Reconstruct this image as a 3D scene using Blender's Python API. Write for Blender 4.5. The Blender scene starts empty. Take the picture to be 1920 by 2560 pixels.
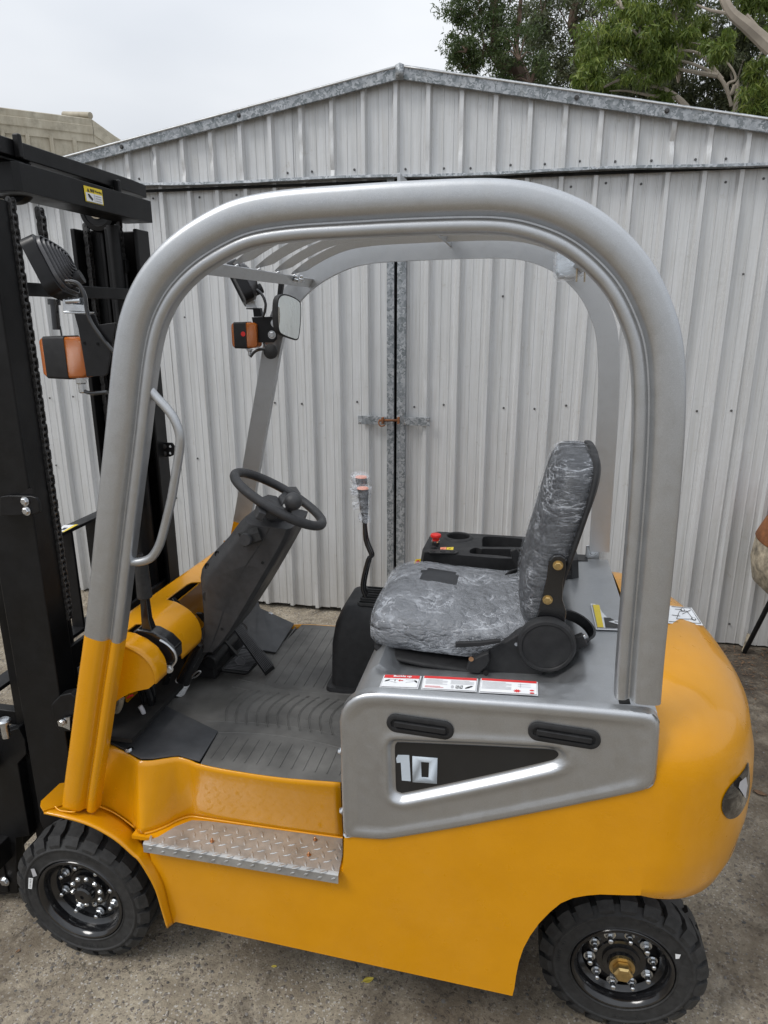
import bpy, math, random
import numpy as np
from mathutils import Vector, Matrix, noise
from mathutils.bvhtree import BVHTree
random.seed(7); np.random.seed(7)
R = math.radians
S = bpy.context.scene
COL = S.collection

# ------------------------------------------------------------------ camera
FPX, CX, CY = 1707.0, 960.0, 1280.0          # focal length and centre in photo pixels
YAW, PITCH, ROLL = R(11.5), R(16.15), R(-0.1)
EYE = Vector((0, 0, 1.72))
_F = Vector((-math.sin(YAW)*math.cos(PITCH), math.cos(YAW)*math.cos(PITCH), -math.sin(PITCH)))
_R0 = Vector((math.cos(YAW), math.sin(YAW), 0)); _U0 = _R0.cross(_F)
_R = _R0*math.cos(ROLL) + _U0*math.sin(ROLL); _U = _U0*math.cos(ROLL) - _R0*math.sin(ROLL)
cam = bpy.data.cameras.new('camera'); camo = bpy.data.objects.new('camera', cam); COL.objects.link(camo)
m = Matrix((_R, _U, -_F)).transposed().to_4x4(); m.translation = EYE
camo.matrix_world = m
cam.sensor_fit = 'VERTICAL'; cam.sensor_height = 36.0; cam.lens = 36.0*FPX/2560.0
cam.clip_start = 0.05; cam.clip_end = 500
S.camera = camo

def ray(u, v): return _F + _R*((u-CX)/FPX) - _U*((v-CY)/FPX)
def P(u, v, Y=None, Z=None, X=None):
    """survey helper: a sight line of the photograph met with a real plane of the machine"""
    d = ray(u, v)
    if Y is not None: return EYE + d*(Y/d.y)
    if Z is not None: return EYE + d*((Z-EYE.z)/d.z)
    return EYE + d*(X/d.x)
def PL(pts, **k): return [P(u, v, **k) for u, v in pts]

# ------------------------------------------------------------------ sky, sun
SUN_EL, SUN_AZ = R(50), R(236)               # azimuth measured from +Y towards +X : light comes from behind-left of the viewer
w = bpy.data.worlds.new('World'); S.world = w; w.use_nodes = True
nt = w.node_tree; nt.nodes.clear()
out = nt.nodes.new('ShaderNodeOutputWorld'); bg = nt.nodes.new('ShaderNodeBackground')
sky = nt.nodes.new('ShaderNodeTexSky'); sky.sky_type = 'NISHITA'; sky.sun_disc = False
sky.sun_elevation = SUN_EL; sky.sun_rotation = SUN_AZ
hs = nt.nodes.new('ShaderNodeHueSaturation'); hs.inputs['Saturation'].default_value = 0.25
tc = nt.nodes.new('ShaderNodeTexCoord'); mp = nt.nodes.new('ShaderNodeMapping'); mp.inputs['Scale'].default_value = (1, 1, 2.6)
nz = nt.nodes.new('ShaderNodeTexNoise'); nz.inputs['Scale'].default_value = 1.7; nz.inputs['Detail'].default_value = 4; nz.inputs['Roughness'].default_value = .45
cr = nt.nodes.new('ShaderNodeValToRGB')
cr.color_ramp.elements[0].position = .3; cr.color_ramp.elements[0].color = (6.3, 6.8, 7.6, 1)
cr.color_ramp.elements[1].position = .72; cr.color_ramp.elements[1].color = (9.6, 9.9, 10.3, 1)
mx = nt.nodes.new('ShaderNodeMixRGB'); mx.inputs[0].default_value = .88
L = nt.links.new
L(tc.outputs['Generated'], mp.inputs[0]); L(mp.outputs[0], nz.inputs[0]); L(nz.outputs[0], cr.inputs[0])
L(sky.outputs[0], hs.inputs['Color']); L(hs.outputs[0], mx.inputs[1]); L(cr.outputs[0], mx.inputs[2])
sxy = nt.nodes.new('ShaderNodeSeparateXYZ'); L(tc.outputs['Generated'], sxy.inputs[0])
gm = nt.nodes.new('ShaderNodeMapRange'); gm.inputs['From Min'].default_value = 0.; gm.inputs['From Max'].default_value = 1.; gm.inputs['To Min'].default_value = .86; gm.inputs['To Max'].default_value = 1.95
L(sxy.outputs[2], gm.inputs[0])
mg = nt.nodes.new('ShaderNodeVectorMath'); mg.operation = 'SCALE'; L(mx.outputs[0], mg.inputs[0]); L(gm.outputs[0], mg.inputs['Scale'])   # overcast: brighter overhead than at the horizon
L(mg.outputs[0], bg.inputs[0]); bg.inputs[1].default_value = .072; L(bg.outputs[0], out.inputs[0])
sun = bpy.data.lights.new('sun', 'SUN'); sun.energy = 1.5; sun.angle = R(22); sun.color = (1, .97, .93)
so = bpy.data.objects.new('sun', sun); COL.objects.link(so)
sd = Vector((math.sin(SUN_AZ)*math.cos(SUN_EL), math.cos(SUN_AZ)*math.cos(SUN_EL), math.sin(SUN_EL)))
so.rotation_euler = (-sd).to_track_quat('-Z', 'Y').to_euler()
S.view_settings.view_transform = 'Standard'; S.view_settings.look = 'None'
S.view_settings.exposure = 0.30; S.view_settings.gamma = 1
S.render.resolution_x = 768; S.render.resolution_y = 1024

# ------------------------------------------------------------------ materials
class NT:
    def __init__(s, name):
        s.m = bpy.data.materials.new(name); s.m.use_nodes = True; s.t = s.m.node_tree
        s.b = s.t.nodes['Principled BSDF']; s.o = s.t.nodes['Material Output']
    def n(s, typ, **k):
        x = s.t.nodes.new('ShaderNode'+typ)
        for a, v in k.items():
            if a in x.inputs.keys(): x.inputs[a].default_value = v
            else: setattr(x, a, v)
        return x
    def l(s, a, b): s.t.links.new(a, b)
    def coord(s, scale=(1, 1, 1)):
        c = s.n('NewGeometry'); mp = s.n('Mapping'); mp.inputs['Scale'].default_value = scale
        s.l(c.outputs['Position'], mp.inputs[0]); return mp.outputs[0]
    def noise(s, co, scale, detail=3, rough=.5, dist=0):
        x = s.n('TexNoise', Scale=scale, Detail=detail, Roughness=rough, Distortion=dist); s.l(co, x.inputs['Vector']); return x.outputs[0]
    def ramp(s, fac, *stops):
        x = s.n('ValToRGB'); e = x.color_ramp.elements
        while len(e) < len(stops): e.new(.5)
        for i, (p, c) in enumerate(stops):
            e[i].position = p; e[i].color = (c, c, c, 1) if isinstance(c, (int, float)) else (*c, 1)
        s.l(fac, x.inputs[0]); return x.outputs[0]
    def mix(s, fac, a, b, mode='MIX'):
        x = s.n('MixRGB', blend_type=mode)
        for i, v in ((0, fac), (1, a), (2, b)):
            if hasattr(v, 'is_linked'): s.l(v, x.inputs[i])
            elif i == 0: x.inputs[0].default_value = v
            else: x.inputs[i].default_value = (*v, 1)
        return x.outputs[0]
    def bump(s, h, strength=.3, dist=.002):
        x = s.n('Bump'); x.inputs['Strength'].default_value = strength; x.inputs['Distance'].default_value = dist
        s.l(h, x.inputs['Height']); s.l(x.outputs[0], s.b.inputs['Normal']); return x
    def set(s, **k):
        for a, v in k.items():
            i = s.b.inputs[a.replace('_', ' ')]
            if hasattr(v, 'is_linked'): s.l(v, i)
            else: i.default_value = (*v, 1) if isinstance(v, tuple) else v
        return s
MT = {}
def simple(name, col, rough=.5, metal=0., nscale=60, nvar=.25, bump=.08, bscale=400, coat=0., rvar=.12):
    t = NT(name); co = t.coord()
    a = t.noise(co, nscale, 4, .6)
    dk = tuple(c*(1-nvar) for c in col); lt = tuple(min(1, c*(1+nvar*.6)) for c in col)
    t.set(Base_Color=t.ramp(a, (.3, dk), (.7, lt)), Metallic=metal)
    t.set(Roughness=t.ramp(t.noise(co, nscale*.3, 3), (.3, max(.03, rough-rvar)), (.7, min(1, rough+rvar))))
    t.bump(t.noise(co, bscale, 2), bump, .0015)
    if coat: t.set(Coat_Weight=coat, Coat_Roughness=.12)
    MT[name] = t.m; return t.m

def yellow():
    t = NT('yellow_paint'); co = t.coord()
    base = t.ramp(t.noise(co, 9, 4, .6), (.3, (.61, .262, .001)), (.7, (.66, .288, .002)))
    dust = t.ramp(t.noise(co, 34, 6, .7, .5), (.60, 0.), (.80, .10))
    c = t.mix(dust, base, (.42, .30, .12))
    t.set(Base_Color=c, Roughness=t.ramp(t.noise(co, 20, 4), (.3, .26), (.75, .38)), Coat_Weight=.42, Coat_Roughness=.05, Specular_IOR_Level=.30)
    h = t.mix(.5, t.noise(co, 190, 2), t.noise(co, 22, 3)); t.bump(h, .16, .004); MT['yellow'] = t.m
def silver():
    t = NT('silver_paint'); co = t.coord()
    base = t.ramp(t.noise(co, 900, 2, .6), (.3, (.42, .43, .44)), (.7, (.54, .552, .565)))
    dust = t.ramp(t.noise(co, 22, 6, .7, .6), (.5, 0.), (.8, .35))
    c = t.mix(dust, base, (.37, .37, .36))
    t.set(Base_Color=c, Metallic=.90, Roughness=t.ramp(t.noise(co, 40, 4), (.3, .34), (.75, .46)))
    h = t.mix(.35, t.noise(co, 700, 2), t.noise(co, 30, 3)); t.bump(h, .12, .002); MT['silver'] = t.m
def corrugated():
    t = NT('zincalume_sheet')
    st = t.noise(t.coord((26, 26, .7)), 1.6, 5, .65); co = t.coord()
    c = t.ramp(st, (.25, (.49, .50, .50)), (.5, (.60, .61, .615)), (.75, (.66, .67, .68)))
    fine = t.ramp(t.noise(t.coord((140, 140, 5)), 1, 3), (.45, 0.), (.8, .4))
    c = t.mix(fine, c, (.45, .43, .39))
    spots = t.ramp(t.noise(co, 19, 5, .75), (.62, 0.), (.76, .45)); c = t.mix(spots, c, (.33, .29, .22))
    run = t.ramp(t.noise(t.coord((38, 38, 1.1)), 1.3, 4, .6), (.66, 0.), (.78, .35)); c = t.mix(run, c, (.34, .27, .19))
    # grime splashed up from the yard
    sx = t.n('SeparateXYZ'); g = t.n('NewGeometry'); t.l(g.outputs['Position'], sx.inputs[0])
    mr = t.n('MapRange'); mr.inputs['From Min'].default_value = .0; mr.inputs['From Max'].default_value = .55
    mr.inputs['To Min'].default_value = .55; mr.inputs['To Max'].default_value = 0.; t.l(sx.outputs[2], mr.inputs[0])
    mm = t.n('Math', operation='MULTIPLY'); t.l(mr.outputs[0], mm.inputs[0]); t.l(t.noise(co, 6, 5, .7), mm.inputs[1])
    c = t.mix(mm.outputs[0], c, (.24, .20, .15))
    t.set(Base_Color=c, Metallic=.25, Roughness=t.ramp(t.noise(co, 12, 4), (.3, .38), (.75, .55)))
    t.bump(t.mix(.4, t.noise(co, 5, 3), t.noise(co, 60, 3)), .22, .01); MT['sheet'] = t.m
def galv():
    t = NT('spangled_galvanised'); co = t.coord()
    d = t.n('MixRGB'); t.l(co, d.inputs[1]); nn = t.n('TexNoise', Scale=45.0, Detail=2.0); t.l(co, nn.inputs['Vector']); t.l(nn.outputs[1], d.inputs[2]); d.inputs[0].default_value = .06
    v = t.n('TexVoronoi', Scale=70.0); t.l(d.outputs[0], v.inputs['Vector'])
    bw = t.n('RGBToBW'); t.l(v.outputs['Color'], bw.inputs[0])
    c = t.ramp(bw.outputs[0], (.2, (.17, .19, .20)), (.5, (.29, .31, .33)), (.8, (.44, .46, .48)))
    c = t.mix(t.ramp(t.noise(co, 14, 5, .7), (.55, 0.), (.8, .4)), c, (.42, .41, .38))
    t.set(Base_Color=c, Metallic=.55, Roughness=.48); t.bump(bw.outputs[0], .1, .001); MT['galv'] = t.m
def beige():
    t = NT('weathered_beige_steel'); co = t.coord()
    c = t.ramp(t.noise(t.coord((6, 6, .8)), 1.4, 5, .7), (.3, (.30, .26, .19)), (.7, (.45, .41, .32)))
    c = t.mix(t.ramp(t.noise(co, 7, 6, .7), (.5, 0.), (.72, .7)), c, (.16, .14, .10))
    t.set(Base_Color=c, Roughness=.65); MT['beige'] = t.m
def concrete():
    t = NT('worn_exposed_concrete'); co = t.coord()
    big = t.noise(co, 1.3, 6, .62); mid = t.noise(co, 7, 6, .7, .4); fine = t.noise(co, 70, 5, .75)
    c = t.ramp(mid, (.28, (.22, .18, .125)), (.48, (.38, .325, .24)), (.72, (.53, .465, .36)))
    c = t.mix(t.ramp(fine, (.35, .7), (.60, 0.)), c, (.18, .155, .12))
    def chips(scale, lo, hi, fac, thr):
        d = t.n('MixRGB'); d.inputs[0].default_value = .012; t.l(co, d.inputs[1])
        nn = t.n('TexNoise', Scale=scale*1.2, Detail=3.0); t.l(co, nn.inputs['Vector']); t.l(nn.outputs[1], d.inputs[2])
        v = t.n('TexVoronoi', Scale=scale); t.l(d.outputs[0], v.inputs['Vector'])
        sh = t.ramp(v.outputs['Distance'], (thr, 1.), (thr+.10, 0.))
        bw = t.n('RGBToBW'); t.l(v.outputs['Color'], bw.inputs[0])
        on = t.ramp(bw.outputs[0], (fac, 0.), (fac+.02, 1.))
        mm = t.n('Math', operation='MULTIPLY'); t.l(sh, mm.inputs[0]); t.l(on, mm.inputs[1])
        col = t.ramp(v.outputs['Color'], (.3, lo), (.7, hi)); return mm.outputs[0], col
    f1, k1 = chips(62, (.05, .048, .048), (.20, .175, .15), .58, .28)
    c = t.mix(f1, c, k1)
    f2, k2 = chips(110, (.34, .31, .26), (.5, .47, .42), .55, .28)
    c = t.mix(f2, c, k2)
    f3, k3 = chips(150, (.07, .065, .06), (.19, .15, .12), .50, .30)
    c = t.mix(f3, c, k3)
    stain = t.ramp(big, (.43, 0.), (.57, .8)); c = t.mix(stain, c, (.10, .074, .048)); st2 = t.ramp(t.noise(co, 3.1, 7, .75, .8), (.51, 0.), (.64, .7)); c = t.mix(st2, c, (.06, .044, .030)); pale = t.ramp(t.noise(co, 2.3, 6, .7), (.56, 0.), (.72, .5)); c = t.mix(pale, c, (.52, .46, .36))
    cn = t.n('TexNoise', Scale=1.9, Detail=6.0, Roughness=.62); t.l(co, cn.inputs['Vector']); cs = t.n('Math', operation='SUBTRACT'); t.l(cn.outputs[0], cs.inputs[0]); cs.inputs[1].default_value = .47
    ca = t.n('Math', operation='ABSOLUTE'); t.l(cs.outputs[0], ca.inputs[0]); crk = t.ramp(ca.outputs[0], (.0, .8), (.0035, 0.)); c = t.mix(crk, c, (.05, .042, .034))
    # dark leaf litter and soil along the foot of the shed
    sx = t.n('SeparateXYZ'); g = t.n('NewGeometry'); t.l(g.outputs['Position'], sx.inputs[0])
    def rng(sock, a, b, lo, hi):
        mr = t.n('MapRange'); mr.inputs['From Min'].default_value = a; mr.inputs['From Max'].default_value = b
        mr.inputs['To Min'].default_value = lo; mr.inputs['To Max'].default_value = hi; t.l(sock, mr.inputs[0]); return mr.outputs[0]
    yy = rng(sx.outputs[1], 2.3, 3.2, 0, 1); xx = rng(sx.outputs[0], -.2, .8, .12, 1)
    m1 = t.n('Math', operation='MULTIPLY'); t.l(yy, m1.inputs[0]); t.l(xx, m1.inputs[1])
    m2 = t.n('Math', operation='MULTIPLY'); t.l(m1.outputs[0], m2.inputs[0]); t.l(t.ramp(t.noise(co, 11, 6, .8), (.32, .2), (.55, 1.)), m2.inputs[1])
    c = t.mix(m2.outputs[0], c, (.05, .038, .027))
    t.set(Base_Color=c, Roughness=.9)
    h = t.mix(.45, t.noise(co, 45, 6, .8), t.noise(co, 170, 4, .8)); h = t.mix(.3, h, f1); t.bump(h, .85, .012); MT['ground'] = t.m
def film(name='film', rot=(0, 0, 0), sc=(1, 1, 1), al=(.66, .30, .20), w_=(.018, .07)):
    t = NT(name); c = t.n('NewGeometry'); mp = t.n('Mapping'); mp.inputs['Scale'].default_value = sc; mp.inputs['Rotation'].default_value = tuple(R(a) for a in rot)
    t.l(c.outputs['Position'], mp.inputs[0]); co = mp.outputs[0]
    def ridge_(scale, dist):
        nn = t.n('TexNoise', Scale=scale, Detail=3.0, Roughness=.5, Distortion=dist); t.l(co, nn.inputs['Vector'])
        rd = t.n('Math', operation='SUBTRACT'); t.l(nn.outputs[0], rd.inputs[0]); rd.inputs[1].default_value = .5
        ab = t.n('Math', operation='ABSOLUTE'); t.l(rd.outputs[0], ab.inputs[0]); return ab.outputs[0]
    h1, h2 = ridge_(7., .25), ridge_(25., .15)
    mn = t.n('Math', operation='MINIMUM'); m2 = t.n('Math', operation='MULTIPLY'); m2.inputs[1].default_value = 1.6; t.l(h2, m2.inputs[0]); t.l(h1, mn.inputs[0]); t.l(m2.outputs[0], mn.inputs[1])
    patch = t.ramp(t.noise(t.coord(), 11, 3), (.42, .15), (.62, 1.))
    fold = t.ramp(mn.outputs[0], (.0, al[0]), (w_[0], al[1]), (w_[1], al[2]))
    mm = t.n('MixRGB', blend_type='MIX'); t.l(patch, mm.inputs[0]); mm.inputs[1].default_value = (al[2],)*3+(1,); t.l(fold, mm.inputs[2])
    t.set(Base_Color=(.74, .77, .82), Roughness=.15, Alpha=mm.outputs[0], Specular_IOR_Level=.7)
    t.bump(t.mix(.4, h1, h2), 1.0, .05); MT[name] = t.m
def leafmat(name, c1, c2, c3):
    t = NT(name); g = t.n('NewGeometry')
    c = t.ramp(g.outputs['Random Per Island'], (.0, c1), (.5, c2), (1., c3))
    c = t.mix(t.ramp(t.noise(t.coord(), .9, 3), (.35, 0.), (.65, .6)), c, c1)
    t.set(Base_Color=c, Roughness=.5)
    tr = t.n('BsdfTranslucent'); t.l(c, tr.inputs[0]); ms = t.n('MixShader'); ms.inputs[0].default_value = .35
    t.l(t.b.outputs[0], ms.inputs[1]); t.l(tr.outputs[0], ms.inputs[2]); t.l(ms.outputs[0], t.o.inputs[0]); MT[name] = t.m
def tread_plate_mat(): pass
yellow(); silver(); corrugated(); galv(); beige(); concrete(); film(sc=(1.5, 1.0, 2.6), al=(.58, .34, .22), w_=(.03, .10)); film('film_thin', (0, -38, 0), (.9, 1.6, 5.0), (.72, .18, .07), (.028, .09))
simple('black_paint', (.010, .010, .011), .36, 0, 40, .3, .06, 300)
simple('black_plastic', (.022, .022, .023), .55, 0, 50, .25, .35, 900)
simple('grey_plastic', (.034, .034, .036), .5, 0, 50, .25, .35, 900)
simple('black_gloss', (.010, .010, .011), .16, 0, 30, .2, .02, 100, coat=.4)
simple('mast_black', (.006, .006, .0065), .42, 0, 30, .4, .12, 260)
simple('rubber', (.034, .034, .034), .62, 0, 60, .35, .4, 350)
simple('mat_rubber', (.115, .112, .105), .66, 0, 9, .4, .35, 500)
simple('steel_plate_grey', (.058, .060, .064), .58, 0, 20, .25, .2, 500)
simple('seat_vinyl', (.026, .028, .032), .6, 0, 30, .2, .3, 300)
simple('zinc', (.62, .64, .66), .3, 1, 80, .15, .1)
simple('brass_zinc', (.62, .45, .20), .32, 1, 80, .2, .1)
simple('copper_zinc', (.55, .30, .16), .35, 1, 80, .2, .1)
simple('aluminium_plate', (.44, .44, .43), .38, .6, 24, .25, .1, 300)
simple('chain_steel', (.085, .083, .082), .4, .6, 80, .3, .1)
simple('screw_grey', (.12, .12, .12), .5, .5, 80, .3, .1)
simple('white_print', (.78, .79, .80), .4, 0, 30, .05, .02)
simple('digit_print', (.50, .56, .62), .7, 0, 30, .05, .02)
simple('black_print', (.015, .015, .015), .4, 0, 30, .1, .02)
simple('grey_print', (.45, .45, .47), .4, 0, 30, .1, .02)
simple('red_print', (.62, .03, .03), .4, 0, 30, .05, .02)
simple('yellow_print', (.80, .60, .03), .4, 0, 30, .05, .02)
simple('orange_print', (.85, .30, .17), .4, 0, 30, .05, .02)
simple('red_plastic', (.65, .02, .015), .3, 0, 30, .05, .02)
simple('rust', (.20, .075, .025), .85, 0, 18, .6, .5, 120)
simple('pale_enamel', (.36, .31, .23), .6, 0, 26, .7, .2, 60)
simple('bark', (.36, .31, .25), .85, 0, 3, .35, .5, 30)
simple('bark_dark', (.16, .11, .08), .85, 0, 3, .4, .5, 30)
simple('pebble', (.14, .13, .12), .75, 0, 14, .8, .3, 300)
simple('dry_leaf', (.15, .085, .045), .7, 0, 80, .4, .3)
simple('yellow_leaf', (.62, .50, .08), .6, 0, 80, .2, .3)
for n_ in ('black_plastic', 'black_paint', 'mast_black', 'rubber'): MT[n_].node_tree.nodes['Principled BSDF'].inputs['Specular IOR Level'].default_value = .28
simple('void_black', (.004, .004, .004), .9, 0)
simple('mirror_glass', (.80, .84, .84), .03, 1, 10, .02, 0., rvar=0)
simple('grey_fin', (.09, .09, .095), .4, .2, 50, .2, .1)
leafmat('leaf_dark', (.040, .068, .018), (.085, .125, .034), (.15, .19, .065))
leafmat('leaf_grey', (.060, .075, .034), (.11, .13, .058), (.18, .19, .10))
leafmat('leaf_bright', (.080, .130, .022), (.155, .215, .034), (.26, .30, .06))
t = NT('amber_lens'); t.set(Base_Color=(.55, .14, .008), Roughness=.18, Transmission_Weight=.25)
wv = t.n('TexWave', Scale=170.0); wv.bands_direction = 'Z'; t.l(t.coord(), wv.inputs['Vector']); t.bump(wv.outputs[1], .5, .002); MT['amber'] = t.m
t = NT('dark_lamp_glass'); t.set(Base_Color=(.012, .012, .012), Roughness=.06, Coat_Weight=1.0, Coat_Roughness=.03); MT['lamp_glass'] = t.m

# ------------------------------------------------------------------ mesh helpers
LOC = {}
def frame(d):
    d = Vector(d).normalized(); a = Vector((0, 0, 1)) if abs(d.z) < .9 else Vector((0, 1, 0))
    x = a.cross(d).normalized(); return x, d.cross(x).normalized(), d
def catmull(p, n=6, closed=False):
    p = [Vector(q) for q in p]; o = []; N = len(p)
    rngi = range(N) if closed else range(N-1)
    for i in rngi:
        if closed: a, b, c, d = p[(i-1) % N], p[i], p[(i+1) % N], p[(i+2) % N]
        else: a, b, c, d = p[max(i-1, 0)], p[i], p[i+1], p[min(i+2, N-1)]
        for k in range(n):
            s = k/n; o.append(.5*((2*b)+(c-a)*s+(2*a-5*b+4*c-d)*s*s+(3*b-a-3*c+d)*s**3))
    if not closed: o.append(p[-1])
    return o
class MB:
    def __init__(s): s.v = []; s.f = []; s.mi = []
    def add(s, v, f, m=0):
        b = len(s.v); s.v += [tuple(q) for q in v]; s.f += [tuple(b+i for i in g) for g in f]; s.mi += [m]*len(f); return s
    def box(s, c, sz, rot=None, m=0):
        c = Vector(c); v = []
        for x in (-.5, .5):
            for y in (-.5, .5):
                for z in (-.5, .5):
                    q = Vector((x*sz[0], y*sz[1], z*sz[2])); v.append(c+(rot @ q if rot else q))
        return s.add(v, [(0, 1, 3, 2), (4, 6, 7, 5), (0, 4, 5, 1), (2, 3, 7, 6), (0, 2, 6, 4), (1, 5, 7, 3)], m)
    def prism(s, pts, off, m=0):
        n = len(pts); off = Vector(off); a = [Vector(p) for p in pts]
        return s.add(a+[p+off for p in a], [tuple(range(n))[::-1], tuple(range(n, 2*n))]+[(i, (i+1) % n, n+(i+1) % n, n+i) for i in range(n)], m)
    def loft(s, rings, closed=True, caps=True, m=0):
        n = len(rings[0]); v = [q for r in rings for q in r]; f = []
        for i in range(len(rings)-1):
            for j in range(n if closed else n-1):
                k = (j+1) % n; f.append((i*n+j, i*n+k, (i+1)*n+k, (i+1)*n+j))
        if caps and closed: f += [tuple(range(n))[::-1], tuple(range((len(rings)-1)*n, len(rings)*n))]
        return s.add(v, f, m)
    def tube(s, path, r, n=10, m=0, caps=True):
        path = [Vector(p) for p in path]; rings = []; px = None
        for i, p in enumerate(path):
            d = (path[min(i+1, len(path)-1)]-path[max(i-1, 0)]).normalized()
            if px is None: x = frame(d)[0]
            else: x = (px-d*px.dot(d)).normalized()
            y = d.cross(x); px = x; rr = r[i] if isinstance(r, (list, tuple)) else r
            rings.append([p+(x*math.cos(2*math.pi*k/n)+y*math.sin(2*math.pi*k/n))*rr for k in range(n)])
        return s.loft(rings, True, caps, m)
    def cyl(s, a, b, r, r2=None, n=16, m=0): return s.tube([a, b], [r, r if r2 is None else r2], n, m)
    def lathe(s, o, d, prof, n=32, m=0, caps=False):
        """prof: (radius, height along d)"""
        x, y, z = frame(d); o = Vector(o)
        rings = [[o+z*h+(x*math.cos(2*math.pi*k/n)+y*math.sin(2*math.pi*k/n))*r for k in range(n)] for r, h in prof]
        return s.loft(rings, True, caps, m)
    def grid(s, G, m=0): return s.loft(G, False, False, m)
    def bolt(s, p, d, r=.007, h=.006, washer=True, m=0, stud=0):
        p = Vector(p); d = Vector(d).normalized()
        if washer: s.cyl(p, p+d*.0018, r*1.35, n=14, m=m)
        s.lathe(p, d, [(r, .0), (r, h*.8), (r*.82, h)], 6, m, True)
        if stud: s.lathe(p, d, [(r*.62, h), (r*.62, h+stud*.85), (r*.42, h+stud)], 12, m, True)
        return s
    def build(s, name, mats, parent=None, bevel=0, sharp=35, solid=0, label=None, segs=2, stuff=False, subsurf=0):
        me = bpy.data.meshes.new(name); V = np.array(s.v, float)
        c = (V.min(0)+V.max(0))/2; me.from_pydata((V-c).tolist(), [], s.f)
        if isinstance(mats, str): mats = [mats]
        for q in mats: me.materials.append(MT[q])
        if len(mats) > 1: me.polygons.foreach_set('material_index', s.mi)
        me.validate(); me.update()
        import bmesh
        bm = bmesh.new(); bm.from_mesh(me); bmesh.ops.recalc_face_normals(bm, faces=bm.faces); bm.to_mesh(me); bm.free()
        me.polygons.foreach_set('use_smooth', [True]*len(me.polygons))
        if not bevel: me.set_sharp_from_angle(angle=R(sharp))
        o = bpy.data.objects.new(name, me); COL.objects.link(o)
        link(o, Vector(c), parent)
        if solid: q = o.modifiers.new('thickness', 'SOLIDIFY'); q.thickness = solid; q.offset = 0
        if subsurf: q = o.modifiers.new('smooth', 'SUBSURF'); q.levels = q.render_levels = subsurf
        if bevel:
            q = o.modifiers.new('bevel', 'BEVEL'); q.width = bevel; q.segments = segs; q.limit_method = 'ANGLE'; q.angle_limit = R(35); q.harden_normals = True
        if label: o['label'] = label
        if stuff: o['kind'] = 'stuff'
        return o
def link(o, world, parent):
    LOC[o.name] = Vector(world)
    if parent is not None: o.parent = parent; o.location = Vector(world)-LOC[parent.name]
    else: o.location = world
def copies(src, spots, parent):
    """spots: world positions (+ optional matrix) sharing the mesh of src, which sits at spots[0]"""
    out = [src]
    for w_ in spots[1:]:
        c = src.copy(); COL.objects.link(c); c.parent = parent
        LOC[c.name] = Vector(w_); c.location = Vector(w_)-(LOC[parent.name] if parent else Vector()); out.append(c)
    return out
def thing(name, loc, label, cat, group=None):
    o = bpy.data.objects.new(name, None); COL.objects.link(o); o.location = loc; LOC[o.name] = Vector(loc)
    o['label'] = label; o['category'] = cat; o.empty_display_size = .1
    if group: o['group'] = group
    return o
def tag(o, label, cat, group=None):
    o['label'] = label; o['category'] = cat
    if group: o['group'] = group
    return o
def bvh_of(mb): return BVHTree.FromPolygons([Vector(q) for q in mb.v], mb.f)
def hit(b, u, v, off=.0015):
    d = ray(u, v).normalized(); p, n, i, t_ = b.ray_cast(EYE, d)
    if p is None: return None
    if n.dot(d) > 0: n = -n
    return p+n*off
def text_poly(txt, size=1.0, bold=0.0):
    cu = bpy.data.curves.new('t', 'FONT'); cu.body = txt; cu.size = size; cu.offset = bold; cu.align_x = 'LEFT'; cu.resolution_u = 3
    o = bpy.data.objects.new('t', cu); COL.objects.link(o); dg = bpy.context.evaluated_depsgraph_get(); dg.update()
    me = o.evaluated_get(dg).to_mesh(); v = [(q.co.x, q.co.y) for q in me.vertices]; f = [tuple(p.vertices) for p in me.polygons]
    o.evaluated_get(dg).to_mesh_clear(); bpy.data.objects.remove(o); bpy.data.curves.remove(cu)
    xs = [a for a, b in v]; ys = [b for a, b in v]; x0, y0, x1, y1 = min(xs), min(ys), max(xs), max(ys)
    return [((a-x0)/(x1-x0), (b-y0)/(y1-y0)) for a, b in v], f
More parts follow.
